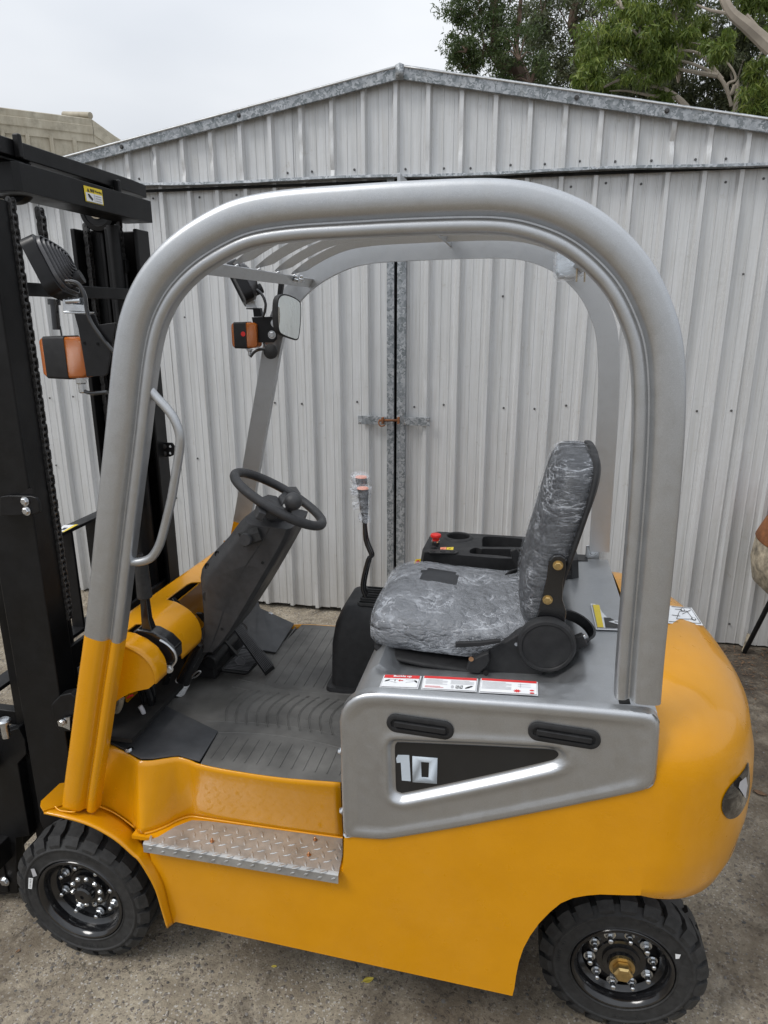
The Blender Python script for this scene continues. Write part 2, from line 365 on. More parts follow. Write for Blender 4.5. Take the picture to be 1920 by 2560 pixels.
class Sticker:
    """flat printed label: corners TL, TR, BR, BL; content in unit coordinates (0,0 = bottom left)"""
    def __init__(s, corners=None, fn=None, thick=.0006):
        s.mb = MB(); s.mats = []; s.c = corners; s.fn = fn; s.k = 0
        if corners:
            a, b, c, d = corners; s.n = ((b-a).cross(d-a)).normalized()
            if s.n.dot(EYE-a) < 0: s.n = -s.n
    def at(s, x, y, lay):
        if s.fn: return s.fn(x, y, .0015+lay*.0006)
        a, b, c, d = s.c; return (d*(1-x)+c*x)*(1-y)+(a*(1-x)+b*x)*y + s.n*(.0006+lay*.0007)
    def mi(s, m):
        if m not in s.mats: s.mats.append(m)
        return s.mats.index(m)
    def rect(s, x0, y0, x1, y1, m, lay=1, nx=1, ny=1):
        G = [[s.at(x0+(x1-x0)*i/nx, y0+(y1-y0)*j/ny, lay) for i in range(nx+1)] for j in range(ny+1)]
        s.mb.grid(G, s.mi(m)); return s
    def poly(s, pts, m, lay=1): s.mb.add([s.at(x, y, lay) for x, y in pts], [tuple(range(len(pts)))], s.mi(m)); return s
    def disc(s, cx, cy, rx, ry, m, lay=1, n=16): return s.poly([(cx+rx*math.cos(2*math.pi*i/n), cy+ry*math.sin(2*math.pi*i/n)) for i in range(n)], m, lay)
    def line(s, x0, y0, x1, y1, w_, m, lay=2, asp=1.):
        dx, dy = (x1-x0)*asp, (y1-y0); l_ = math.hypot(dx, dy); nx, ny = -dy/l_*w_/asp, dx/l_*w_
        return s.poly([(x0-nx, y0-ny), (x1-nx, y1-ny), (x1+nx, y1+ny), (x0+nx, y0+ny)], m, lay)
    def text(s, txt, x0, y0, x1, y1, m, lay=2, bold=.02, rot=0):
        v, f = text_poly(txt, 1, bold)
        if rot: v = [(1-b, a) for a, b in v]
        s.mb.add([s.at(x0+(x1-x0)*a, y0+(y1-y0)*b, lay) for a, b in v], f, s.mi(m)); return s
    def rules(s, x0, y0, x1, y1, n, m='grey_print', lay=2):
        for i in range(n):
            yy = y1-(y1-y0)*(i+.3)/n; xe = x1-(x1-x0)*(0 if i % 3 else .25)*random.random()
            s.rect(x0, yy-(y1-y0)/n*.22, xe, yy+(y1-y0)/n*.1, m, lay)
        return s
    def build(s, name, parent, label=None): return s.mb.build(name, s.mats, parent, label=label)

# ================================================================== SETTING
def struct(o): o['kind'] = 'structure'; return o
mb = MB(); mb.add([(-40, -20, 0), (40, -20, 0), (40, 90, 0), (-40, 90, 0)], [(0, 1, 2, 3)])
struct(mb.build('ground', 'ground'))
# loose stones embedded in the worn surface
def pebbles(n=5200):
    ico = [(0, 0, 1), (.89, 0, .45), (.28, .85, .45), (-.72, .53, .45), (-.72, -.53, .45), (.28, -.85, .45), (0, 0, -.3)]
    ff = [(0, 1, 2), (0, 2, 3), (0, 3, 4), (0, 4, 5), (0, 5, 1), (6, 2, 1), (6, 3, 2), (6, 4, 3), (6, 5, 4), (6, 1, 5)]
    V = []; Fs = []
    for i in range(n):
        y = 1.0+2.6*random.random()**1.3; x = random.uniform(-1.9-.3*y, .5+.5*y); r = random.choice((.0022, .0025, .003, .0035, .0045, .006))*(1 if random.random() < .95 else 1.6)
        a = random.random()*6.28; sx, sy, sz = r*random.uniform(.7, 1.3), r*random.uniform(.6, 1.1), r*random.uniform(.3, .6)
        b = len(V)
        for q in ico:
            X_, Y_ = q[0]*sx*random.uniform(.8, 1.2), q[1]*sy
            V.append((x+X_*math.cos(a)-Y_*math.sin(a), y+X_*math.sin(a)+Y_*math.cos(a), q[2]*sz+.0002))
        Fs += [tuple(b+k for k in g) for g in ff]
    m_ = MB(); m_.add(V, Fs); o = m_.build('gravel', 'pebble', sharp=60, stuff=True)
    o['label'] = 'small dark stones scattered and embedded over the worn yard surface'; o['category'] = 'gravel'
pebbles()
def litter(n=1500):
    m_ = MB()
    for i in range(n):
        x = random.uniform(.6, 1.9); y = 3.62-abs(random.gauss(0, .28)); a = random.random()*6.28; l_ = random.uniform(.004, .014); w_ = l_*random.uniform(.12, .35)
        d = Vector((math.cos(a), math.sin(a), random.uniform(-.1, .3)))*l_; s_ = Vector((-math.sin(a), math.cos(a), 0))*w_; p = Vector((x, y, .004+random.random()*.006))
        m_.add([p-d, p-s_, p+d, p+s_], [(0, 1, 2, 3)])
    o = m_.build('leaf_litter', 'dry_leaf', stuff=True); o['label'] = 'dry leaf litter gathered at the foot of the shed wall'; o['category'] = 'leaf litter'
litter()

# ---- the corrugated shed
YW = 3.65
APX, APZ = -.645, 2.773
SL_L, SL_R = .172, .187
def roofz(x): return APZ-(APX-x)*SL_L if x < APX else APZ-(x-APX)*SL_R
PITCH_X = .158; X0R = -.351
prof = [(0, 0), (.046, 0), (.0475, -.0022), (.052, -.0022), (.0535, 0), (.094, 0), (.0955, -.0022), (.100, -.0022), (.1015, 0), (.119, 0), (.128, -.026), (.147, -.026), (.156, 0)]
shed = thing('garden_shed', (-.66, YW+.5, 0), 'corrugated grey steel shed with a low gable and double doors behind the forklift', 'shed')
def sheet(name, xa, xb, zb, zt, y0, seed, rows=34, ragged=.003, parent=shed, y_off=0, mat='sheet', pitch=PITCH_X, x0=X0R, dent=1.0):
    rnd = random.Random(seed); xs = []
    k0 = int((xa-x0)/pitch)-2; k1 = int((xb-x0)/pitch)+2
    for k in range(k0, k1):
        for dx, dy in prof:
            x = x0+k*pitch+(dx-.1425)*pitch/.158
            xs.append((x, dy))
    full = xs; px_ = [a for a, b in full]; py_ = [b for a, b in full]
    xs = [(xa, float(np.interp(xa, px_, py_)))]+[q for q in full if xa < q[0] < xb]+[(xb, float(np.interp(xb, px_, py_)))]
    G = []
    phases = [(rnd.uniform(xa, xb), rnd.random(), rnd.uniform(.01, .03)) for _ in range(int(12*dent))]
    for i in range(rows+1):
        row = []
        for x, dy in xs:
            b = (zb(x) if callable(zb) else zb) + (rnd.uniform(-ragged, ragged) if i == 0 else 0); tt = zt(x) if callable(zt) else zt
            z = b+(tt-b)*i/rows; y = y0+dy
            y += .0035*noise.noise(Vector((x*2.2, seed*3.1, z*1.3)))
            for cx_, cf, rr in phases:
                zc = b+(tt-b)*cf
                if abs(x-cx_) < .05 and abs(z-zc) < .04 and dy < -.01: y += .009*(1-abs(z-zc)/.04)
            row.append(Vector((x, y+y_off, z)))
        G.append(row)
    m_ = MB(); m_.grid(G); return m_.build(name, mat, parent, sharp=28)
XD = -.672                                         # the gap between the two doors
lower = [(-5.0, -4.3), (-4.3, -3.5), (-3.5, -2.72), (-2.72, -1.96), (1.02, 1.80), (1.80, 2.6), (2.6, 3.3)]
for i, (a, b) in enumerate(lower): sheet('wall_sheet', a-.006, b+.006, .012, 2.40, YW+.004*(i % 2), i+1)
dl = [(-1.965, -1.33), (-1.33, XD-.03)]; dr = [(XD+.035, .30), (.30, 1.03)]
door_l = sheet('door', dl[0][0], XD-.03, .03, 2.385, YW-.006, 21)
door_l['label'] = 'left corrugated door leaf'
door_r = sheet('door', XD+.035, dr[1][1], .03, 2.385, YW-.006, 23)
door_r['label'] = 'right corrugated door leaf'
up = [(-5., -4.2), (-4.2, -3.45), (-3.45, -2.7), (-2.7, -1.95), (-1.95, -1.2), (-1.2, -.45), (-.45, .31), (.31, 1.07), (1.07, 1.85), (1.85, 3.3)]
def seamz(x): return 2.372-.006*(x+2)+.004*math.sin(x*5)
for i, (a, b) in enumerate(up): sheet('gable_sheet', a-.006, b+.006, seamz, lambda x: roofz(x)+.03, YW-.045+.003*(i % 2), 40+i, rows=10)
# dark lining behind, side walls, roof
mb = MB(); mb.add([(-5, YW+.06, 0), (3.3, YW+.06, 0), (3.3, YW+.06, roofz(3.3)), (APX, YW+.06, APZ), (-5, YW+.06, roofz(-5))], [(0, 1, 2, 3, 4)])
mb.build('inner_lining', 'void_black', shed, solid=.004)
for x in (-5.02, 3.32): mb = MB(); mb.box((x, YW+2.1, roofz(x)/2), (.02, 4.1, roofz(x))); mb.build('side_wall', 'sheet', shed)
for sx, lab in ((-5.1, 0), (3.4, 1)):
    mb = MB(); G = []
    xe = sx
    for yy in (YW-.10, YW+4.2):
        row = []
        n = 40
        for i in range(n+1):
            x = APX+(xe-APX)*i/n; row.append(Vector((x, yy, roofz(x)+.052+(0 if i % 2 else 0))))
        G.append(row)
    mb.grid(G); mb.build('roof', 'sheet', shed, solid=.006)
# barge flashings following the gable
for pts, in (( [(-5.12, 0), (APX, 0)],), ([(APX, 0), (3.42, 0)],)):
    a, b = pts[0][0], pts[1][0]; mb = MB()
    rings = []
    for x in np.linspace(a, b, 30):
        z = roofz(x); wv = .0025*noise.noise(Vector((x*3, 5, 0)))
        rings.append([Vector((x, YW-.085+wv, z)), Vector((x, YW-.092+wv, z+.002)), Vector((x, YW-.094+wv*.5, z+.056)), Vector((x, YW-.085, z+.062)), Vector((x, YW+.05, z+.066)), Vector((x, YW+.05, z+.059)), Vector((x, YW-.082, z+.055)), Vector((x, YW-.084, z))])
    mb.loft(rings, True, True); mb.build('barge_flashing', 'galv', shed, sharp=30)
mb = MB(); mb.add([(APX-.018, YW-.098, APZ-.002), (APX+.018, YW-.098, APZ-.002), (APX+.02, YW-.099, APZ+.056), (APX, YW-.099, APZ+.064), (APX-.02, YW-.099, APZ+.056)], [(0, 1, 2, 3, 4)])
mb.build('ridge_joint', 'galv', shed, solid=.003)
# seam trim under the gable sheets
rings = []
mb = MB()
for x in np.linspace(-5, 3.3, 120):
    z = seamz(x)-.002; j = .004*noise.noise(Vector((x*9, 1, 0)))
    rings.append([Vector((x, YW-.072+j, z+.010)), Vector((x, YW-.074+j, z-.002+j)), Vector((x, YW-.040, z-.004+j)), Vector((x, YW-.040, z+.004))])
mb.loft(rings, True, True); mb.build('seam_trim', 'galv', shed)
mb = MB(); mb.box((-.85, YW-.035, seamz(0)-.012), (8.3, .010, .013)); mb.build('seam_shade_strip', 'void_black', shed)  # black strip that paints in the shadow line below the seam trim
# door stiles
for xa, xb in ((XD-.046, XD-.008), (XD+.008, XD+.054)):
    mb = MB(); mb.box(((xa+xb)/2, YW-.024, 1.205), (xb-xa, .034, 2.33)); mb.build('door_stile', 'galv', shed, bevel=.002)
mb = MB(); mb.box((XD, YW+.03, 1.2), (.03, .02, 2.3)); mb.build('door_gap', 'void_black', shed)
# hasp and bolt
za = P(940, 1051, Y=YW-.05).z
for u0, u1 in ((895, 966), (1008, 1075)):
    a = P(u0, 1051, Y=YW-.048); b = P(u1, 1051, Y=YW-.048); mb = MB(); mb.box(((a.x+b.x)/2, YW-.047, za), (b.x-a.x, .006, .046))
    hs_ = mb.build('hasp_strap', 'galv', shed, bevel=.0012)
    for k, f in enumerate((.07, .93)):
        mb = MB(); mb.bolt((a.x+(b.x-a.x)*f, YW-.05, za+(.012 if k else -.012)), (0, -1, 0), .005, .004); mb.build('rivet', 'zinc', hs_)
mb = MB(); a = P(948, 1051, Y=YW-.07); b = P(998, 1051, Y=YW-.07); mb.cyl(a, b, .0065, n=12)
mb.tube(catmull([a+Vector((0, 0, 0)), a+Vector((.0, -.012, -.014)), a+Vector((.012, -.016, -.028)), a+Vector((.034, -.01, -.024))], 4), .0035, 8)
for q in (a+Vector((.02, 0, 0)), b-Vector((.004, 0, 0))): mb.box(q, (.011, .026, .034))
mb.build('door_bolt', 'rust', shed)
# roofing screws
src = None; spots = []
def scr(u, v, y=YW-.047): spots.append(P(u, v, Y=y))
for k in range(-27, 22):
    x = X0R+k*PITCH_X-.085
    if random.random() < .62: spots.append(Vector((x+random.choice((-.03, .03, 0)), YW-.047, seamz(x)+.035+random.uniform(-.004, .004))))
    if random.random() < .5: spots.append(Vector((x+random.choice((-.03, .02)), YW-.009, seamz(x)-.045-random.random()*.02)))
    if random.random() < .45: spots.append(Vector((x+.02, YW-.009, 1.25+random.uniform(-.02, .02))))
    if random.random() < .3: spots.append(Vector((x-.01, YW-.009, 1.80+random.uniform(-.1, .1))))
    if random.random() < .5: spots.append(Vector((x, YW-.009, .12+random.random()*.02)))
    if random.random() < .3: spots.append(Vector((x, YW-.009, .62+random.random()*.3)))
mb = MB(); mb.bolt(spots[0], (0, -1, 0), .0042, .005); s0 = mb.build('roofing_screw', 'screw_grey', shed); LOC[s0.name] = spots[0]; s0.location = spots[0]-LOC[shed.name]
copies(s0, spots, shed)
for x in (-4.2, -3.1, -2.1, -1.45, .16, .55, 1.4):
    mb = MB(); mb.bolt((x, YW-.094, roofz(x)+.028), (0, -1, 0), .008, .007); mb.build('flashing_screw', 'chain_steel', shed)

# ---- beige shed further back on the left
A = P(228, 297, Y=6.6); B = P(0, 268, Z=A.z); dirv = (B-A).normalized(); A2 = A; B2 = A+dirv*5
C2 = P(290, 342, Y=6.75); dr_ = (C2-A); C3 = A+dr_*6.0
bs = thing('neighbour_shed', (A.x-2, A.y+.5, 0), 'weathered beige steel shed behind the grey shed at upper left', 'shed')
def flash(a, b, h, name, t_=.03):
    n = Vector((0, -1, 0)); m_ = MB(); up_ = Vector((0, 0, 1)); s = (b-a).cross(up_).normalized(); s = s if s.y < 0 else -s
    ring = [(0, 0), (.02, -.01), (.02, -h*.30), (.035, -h*.34), (.035, -h*.66), (.02, -h*.7), (.02, -h), (-.03, -h), (-.05, .01)]
    m_.loft([[q+s*x+up_*z for x, z in ring] for q in (a, b)], True, True); return m_.build(name, 'beige', bs, sharp=25)
flash(A, B2, .21, 'fascia'); flash(A+dr_*.01, C3, .21, 'barge_board')
def beigewall(a, b, name):
    a = a.copy(); b = b.copy(); a.z -= .19; b.z -= .19; L_ = (b-a).length; d = (b-a)/L_; s = d.cross(Vector((0, 0, 1))).normalized(); s = s if s.y < 0 else -s
    n = int(L_/.20); row = []
    for i in range(n):
        for dx, dy in ((0, 0), (.15, 0), (.16, .028), (.19, .028)): row.append((i*.20+dx, dy))
    G = [[Vector(((a+d*x).x, (a+d*x).y, z if z is not None else (a+d*x).z))+s*dy for x, dy in row] for z in (0., None)]
    m_ = MB(); m_.grid(G); m_.build(name, 'beige', bs, sharp=25)
beigewall(A, B2, 'wall_cladding'); beigewall(A, C3, 'wall_cladding')
mb = MB(); dz = Vector((0, 0, .03)); mb.add([A-dz, B2-dz, B2+Vector((0, 5, -.6)), A+Vector((0, 5, -.6))], [(0, 1, 2, 3)]); mb.add([A-dz, A+Vector((0, 5, -.6)), C3+Vector((0, 5, -.9)), C3-dz], [(0, 1, 2, 3)]); mb.build('roof', 'beige', bs, solid=.02)
mb = MB(); mb.tube([P(160, 287, Y=6.7), P(226, 289, Y=6.6)], .030, 14); mb.build('ridge_cap', 'beige', bs)

# ---- trees
def tree(name, base, limbs, clusters, leaf, nper, label, bark='bark', leaf_len=.10, leaf_w=.02, droop=.6, sub=5):
    t_ = thing(name, base, label, 'tree', 'gum trees beyond the shed roof')
    m_ = MB()
    for path, r0, r1 in limbs:
        p = catmull(path, 5); n = len(p); m_.tube([q+Vector((noise.noise(q*2.1)*.06, 0, noise.noise(q*1.7+Vector((9, 0, 0)))*.06)) for q in p], [r0+(r1-r0)*i/(n-1) for i in range(n)], 7)
    m_.build('trunk', bark, t_)
    rs = np.random.RandomState(len(clusters)*7+nper)
    C_ = []; tw = MB()
    for c, rad in clusters:
        c = Vector(c)
        for k in range(sub):
            d = Vector(rs.normal(size=3)); d.normalize(); q = c+d*rad*rs.uniform(.3, 1.0); C_.append((q, rad*rs.uniform(.22, .42), nper//sub))
            if k % 2 == 0: tw.tube([c-Vector((0, 0, rad*.4)), c.lerp(q, .5)+Vector((0, 0, -.03)), q], [.014, .009, .004], 4)
    tw.build('branches', bark, t_, stuff=True)
    V = []; 
    for q, rad, n in C_:
        g = rs.normal(size=(n, 3)); g /= np.linalg.norm(g, axis=1)[:, None]; pos = np.array(q)+g*(rad*rs.uniform(.2, 1, (n, 1))**.6)*np.array([1.25, 1.25, .8])
        d = rs.normal(size=(n, 3)); d[:, 2] -= droop*1.6; d /= np.linalg.norm(d, axis=1)[:, None]
        s = np.cross(d, rs.normal(size=(n, 3))); s /= np.linalg.norm(s, axis=1)[:, None]
        l_ = leaf_len*rs.uniform(.6, 1.25, (n, 1)); w_ = leaf_w*rs.uniform(.7, 1.3, (n, 1))
        V.append(np.stack([pos, pos+d*l_*.45+s*w_*.5, pos+d*l_, pos+d*l_*.45-s*w_*.5], 1))
    V = np.concatenate(V).reshape(-1, 3); n = len(V)//4
    me = bpy.data.meshes.new('foliage'); me.vertices.add(len(V)); me.vertices.foreach_set('co', (V-np.array(base)).ravel())
    me.loops.add(n*4); me.loops.foreach_set('vertex_index', np.arange(n*4)); me.polygons.add(n); me.polygons.foreach_set('loop_start', np.arange(n)*4); me.update()
    me.materials.append(MT[leaf]); o = bpy.data.objects.new('crown', me); COL.objects.link(o); o.parent = t_; LOC[o.name] = Vector(base)
    return t_
def cl(pts, Y, spread=.6):
    return [(P(u, v, Y=Y+random.uniform(-spread, spread)), r) for u, v, r in pts]
# fine-leaved gum on the left edge of the tree group
Y1 = 12.0
c1 = cl([(1180, 60, .55), (1250, 40, .5), (1165, 150, .28), (1210, 130, .5), (1260, 170, .5), (1230, 90, .4), (1180, 190, .22), (1300, 110, .5), (1290, 190, .4), (1200, -40, .6), (1290, -60, .6), (1150, 15, .3), (1215, 30, .4), (1330, 180, .35), (1250, -160, .7), (1160, -130, .5), (1350, -150, .8), (1280, -280, .8), (1250, 210, .3), (1165, 110, .25)], Y1)
tree('gum_tree', (P(1330, 300, Y=Y1).x, Y1, 0), [([(P(1330, 300, Y=Y1).x, Y1, 0), P(1310, 260, Y=Y1), P(1250, 160, Y=Y1), P(1235, 60, Y=Y1), P(1240, -120, Y=Y1)], .16, .03), ([P(1310, 230, Y=Y1), P(1290, 120, Y=Y1), P(1300, 0, Y=Y1), P(1290, -120, Y=Y1)], .06, .015), ([P(1262, 180, Y=Y1), P(1220, 130, Y=Y1), P(1180, 40, Y=Y1)], .035, .01)],
     c1, 'leaf_dark', 1150, 'dark fine-leaved gum tree nearest the open sky, left of the tree group', 'bark_dark', .075, .017, .5, 11)
Y2 = 15.0
c2 = cl([(u, v, r) for u, v, r in [(1370, 60, .7), (1430, 30, .7), (1400, 130, .7), (1360, 10, .6), (1470, 110, .7), (1500, 40, .7), (1340, 130, .5), (1440, 190, .6), (1530, 150, .6), (1380, 200, .5), (1480, -60, .9), (1380, -90, .9), (1560, 60, .7), (1600, -40, .9), (1420, -200, 1.), (1540, -190, 1.), (1480, 230, .5), (1330, 205, .4), (1620, 130, .8), (1340, 60, .4), (1560, 200, .6)]], Y2)
tree('gum_tree', (P(1440, 300, Y=Y2).x, Y2, 0), [([(P(1440, 300, Y=Y2).x, Y2, 0), P(1450, 200, Y=Y2), P(1430, 60, Y=Y2), P(1480, -100, Y=Y2)], .2, .03), ([P(1448, 180, Y=Y2), P(1520, 100, Y=Y2), P(1570, -20, Y=Y2)], .07, .02)],
     c2, 'leaf_grey', 1500, 'greyish green gum tree in the middle of the tree group above the roof', 'bark_dark', .085, .022, .4, 10)
Y3 = 9.5
c3 = cl([(1500, 130, .32), (1540, 110, .28), (1480, 170, .22), (1640, 40, .35), (1600, 60, .3), (1690, 20, .35), (1650, 90, .3), (1600, 120, .3), (1615, 170, .3), (1500, 210, .18), (1740, 70, .3), (1700, 110, .28), (1890, 10, .16), (1900, 190, .2), (1890, 250, .25), (1470, 205, .15), (1650, 240, .15), (1560, -20, .4), (1680, -80, .6), (1820, -120, .7), (1930, -60, .6), (1980, 50, .5), (2000, 200, .5), (1740, -220, .7), (1900, 290, .25), (1800, 110, .2)], Y3, .5)
T = lambda pts: [P(u, v, Y=Y3) for u, v in pts]
b3 = (P(1835, 300, Y=Y3).x, Y3, 0)
tree('gum_tree', b3, [([b3]+T([(1830, 290), (1815, 240), (1790, 190), (1740, 165), (1680, 150), (1620, 140)]), .032, .007), (T([(1822, 265), (1810, 215), (1830, 200), (1820, 160), (1790, 120), (1700, 100)]), .020, .005), (T([(1790, 190), (1720, 180), (1670, 168)]), .03, .008),
     (T([(1750, 300), (1700, 245), (1640, 215), (1560, 205), (1500, 225)]), .04, .01), (T([(1660, 225), (1600, 180), (1540, 160)]), .02, .006), (T([(1868, 290), (1850, 250), (1890, 170), (1920, 100)]), .016, .006), (T([(1700, 245), (1600, 235), (1520, 232)]), .022, .006), (T([(1800, 200), (1760, 140), (1690, 125), (1640, 130)]), .022, .006)],
     c3, 'leaf_bright', 1300, 'bright green young gum tree with pale bare limbs just above the roof', 'bark', .095, .015, 1.0, 9)
Y4 = 12.5; YT = 8.6
c4 = cl([(1700, 160, .6), (1760, 230, .5), (1680, 240, .5), (1840, 180, .6), (1900, 200, .6), (1780, 110, .6), (1620, 230, .5), (1900, 60, .7), (1820, 260, .5), (1950, 260, .6), (1720, 40, .7), (1850, -40, .8), (1960, -60, .9), (1700, -100, .9), (2030, 120, .9), (1560, 240, .4), (1640, 180, .5), (1900, 280, .4), (1740, 280, .35), (1900, -220, 1.)], Y4)
T4 = lambda pts: [P(u, v, Y=YT) for u, v in pts]
tree('gum_tree', (P(2010, 330, Y=YT).x, YT, 0), [([(P(2010, 330, Y=YT).x, YT, 0)]+T4([(1965, 190), (1920, 125), (1868, 72), (1822, 28), (1800, -40)]), .10, .035), (T4([(1930, 140), (1890, 80), (1862, 42)]), .032, .02), (T4([(1820, 35), (1780, 25), (1745, 10)]), .018, .008)],
     c4, 'leaf_grey', 2000, 'large gum tree with a thick pale trunk at the upper right corner', 'bark', .095, .022, .6, 9)

# ================================================================== FORKLIFT
FL = thing('forklift', (-.45, 1.72, 0), 'small yellow and silver electric counterbalance forklift with film-wrapped seat and black mast', 'forklift')
YN, YM = 1.245, 1.72                       # near side plane, centre plane
def far(y): return 2*YM-y
def mir(pts): return [Vector((p[0], far(p[1]), p[2])) for p in pts]
def mx(v): return Vector((v[0], far(v[1]), v[2]))

# ---- overhead guard: two pressed side frames
og = [(149, 2016), (155, 1955), (170, 1850), (188, 1700), (204, 1595), (219, 1440), (234, 1285), (248, 1150), (259, 1047), (267, 949), (278, 854), (294, 775), (316, 721), (337, 681), (364, 643), (405, 599), (452, 562), (500, 532), (560, 501), (631, 480), (739, 466), (850, 459), (956, 451), (1070, 445), (1173, 441), (1246, 441), (1318, 448), (1390, 467), (1463, 496), (1535, 543), (1607, 613), (1650, 676), (1680, 740), (1705, 810), (1717, 884), (1721, 984), (1716, 1120), (1701, 1300), (1690, 1410), (1677, 1540), (1665, 1653), (1656, 1766)]
OG = catmull(PL(og, Y=YN), 6)
for _ in range(14):
    OG = [OG[0]]+[(OG[i-1]+OG[i]*2+OG[i+1])/4 for i in range(1, len(OG)-1)]+[OG[-1]]
GSEC = [(.003, .045), (0, .036), (0, .015), (.0015, .008), (.006, .003), (.014, .0006), (.028, 0), (.040, .001), (.048, .004), (.0525, .009), (.0555, .0165), (.0580, .0200), (.0610, .0200), (.0635, .0170), (.0660, .0142), (.071, .0125), (.0785, .0130), (.0835, .017), (.085, .024), (.085, .045)]
def farx(x): return x-.028*max(0, min(1, (-.30-x)/.45))
FSEC = [(a*.72, b) for a, b in GSEC]
def gframe(i0, i1, name, mat, mirror=False, ext0=None, sec=GSEC):
    rings = []; cen = Vector((-.27, YN, 1.3))
    for i in range(i0, i1+1):
        d = (OG[min(i+1, len(OG)-1)]-OG[max(i-1, 0)]).normalized(); n = Vector((d.z, 0, -d.x))
        if n.dot(cen-OG[i]) < 0: n = -n
        r = [OG[i]+n*a+Vector((0, b, 0)) for a, b in sec]
        rings.append([Vector((farx(q.x), q.y, q.z)) for q in mir(r)] if mirror else r)
    mb = MB(); mb.loft(rings, True, True); return mb.build(name, mat, FL, sharp=50)
isp = min(range(60), key=lambda i: abs(OG[i].z-P(204, 1597, Y=YN).z))
gframe(isp, len(OG)-1, 'guard_frame', 'silver'); gframe(0, isp, 'guard_foot', 'yellow')
gframe(isp, len(OG)-1, 'guard_frame', 'silver', True, sec=FSEC); gframe(0, isp, 'guard_foot', 'yellow', True)
GI = []                                      # inner roof line used by the slats
for i, p in enumerate(OG):
    d = (OG[min(i+1, len(OG)-1)]-OG[max(i-1, 0)]).normalized(); n = Vector((d.z, 0, -d.x))
    if n.dot(Vector((-.27, YN, 1.3))-p) < 0: n = -n
    GI.append((p, n))
YI0, YI1 = YN+.045, far(YN)-.045
# front, middle and rear cross bars
xb, zb = -.668, 1.800
mb = MB(); mb.box((xb, YM, zb+.014), (.006, YI1-YI0-.002, .028), Matrix.Rotation(R(30), 3, 'Y')); mb.build('roof_crossbar', 'silver', FL, bevel=.001)
mb_ = P(1135, 607, Y=YI1-.1)
mb = MB(); mb.box((mb_.x-.02, YM, mb_.z+.022), (.006, YI1-YI0-.002, .046)); mb.build('roof_crossbar', 'silver', FL, bevel=.001)
ri = min(range(len(GI)), key=lambda i: (GI[i][0]-P(1560, 565, Y=YN)).length)
rp, rn = GI[ri]; rb = rp+rn*.03
mb = MB(); mb.box((rb.x-.01, YM, rb.z-.005), (.028, YI1-YI0-.002, .006), Matrix.Rotation(R(38), 3, 'Y')); mb.build('roof_crossbar', 'silver', FL, bevel=.001)
# roof slats: flat strips on edge that follow the roof line
i0 = min(range(len(GI)), key=lambda i: (GI[i][0]+GI[i][1]*.034-Vector((xb+.004, GI[i][0].y, zb+.01))).length); i1 = ri
ys = [1.33, 1.46, 1.60, 1.74, 1.88, 2.02]
for y in ys:
    top, bot = [], []
    for k in range(i0, i1+1, 2):
        p, n = GI[k]; f = (k-i0)/(i1-i0); h = .021*min(1, f*14+.15, (1-f)*14+.25)
        a = p+n*.004; b = a+n*h; top.append(Vector((a.x, y, a.z))); bot.append(Vector((b.x, y+.006, b.z)))
    mb = MB(); rings = [[t_, t_+Vector((0, .004, 0)), b_+Vector((0, .004, 0)), b_] for t_, b_ in zip(top, bot)]
    mb.loft(rings, True, True); sl = mb.build('roof_slat', 'silver', FL, sharp=40)
    mb = MB(); q = bot[0]; mb.box(q+Vector((.006, -.003, -.003)), (.014, .007, .007), Matrix.Rotation(R(-28), 3, 'Y')); mb.build('weld_bead', 'silver', sl, bevel=.003)
mb = MB()
for dx in (-.010, .006): mb.bolt(Vector((xb+.02+dx, ys[5]-.05, zb+.012)), (.3, -.2, 1), .008, .008, stud=.008)
mb.build('guard_bolt', 'zinc', FL)
# grab handle
hp = [(357, 955), (366, 963), (388, 990), (416, 1020), (436, 1048), (449, 1085), (449, 1123), (440, 1180), (428, 1250), (416, 1300), (405, 1343), (394, 1372), (378, 1394), (353, 1404), (318, 1404), (306, 1403)]
mb = MB(); mb.tube(catmull(PL(hp, Y=YN+.03), 4), .0095, 14); gh = mb.build('grab_handle', 'silver', FL, sharp=60)

# ---- chassis side plate, fender, step, walls
plate = [(428, 2311), (440, 2305), (1281, 2490), (1286, 2470), (1290, 2440), (1297, 2405), (1308, 2372), (1325, 2340), (1348, 2308), (1375, 2280), (1402, 2258), (1432, 2245), (1465, 2239), (1500, 2236), (1560, 2238), (1620, 2243), (1665, 2247)]
PB = PL(plate, Y=YN); xe = .2985
PB = [p for p in PB if p.x < xe]; zcw = P(1650, 2246, Y=YN).z
top_in = [Vector((xe, YN, zcw)), Vector((xe, YN, .86)), Vector((-.345, YN, .62)), Vector((-.352, YN, .478))]
left = PL([(378, 2150), (392, 2190), (405, 2228), (417, 2262), (427, 2295)], Y=YN)
mb = MB(); mb.prism(PB+top_in[:4]+[Vector((P(380, 2120, Y=YN).x, YN, .478)), P(372, 2124, Y=YN)]+left, (0, .02, 0)); mb.build('chassis_side', 'yellow', FL)
mb = MB(); mb.prism(mir(PB+top_in[:4]+[Vector((P(380, 2120, Y=YN).x, YN, .478)), P(372, 2124, Y=YN)]+left), (0, -.02, 0)); mb.build('chassis_side', 'yellow', FL)
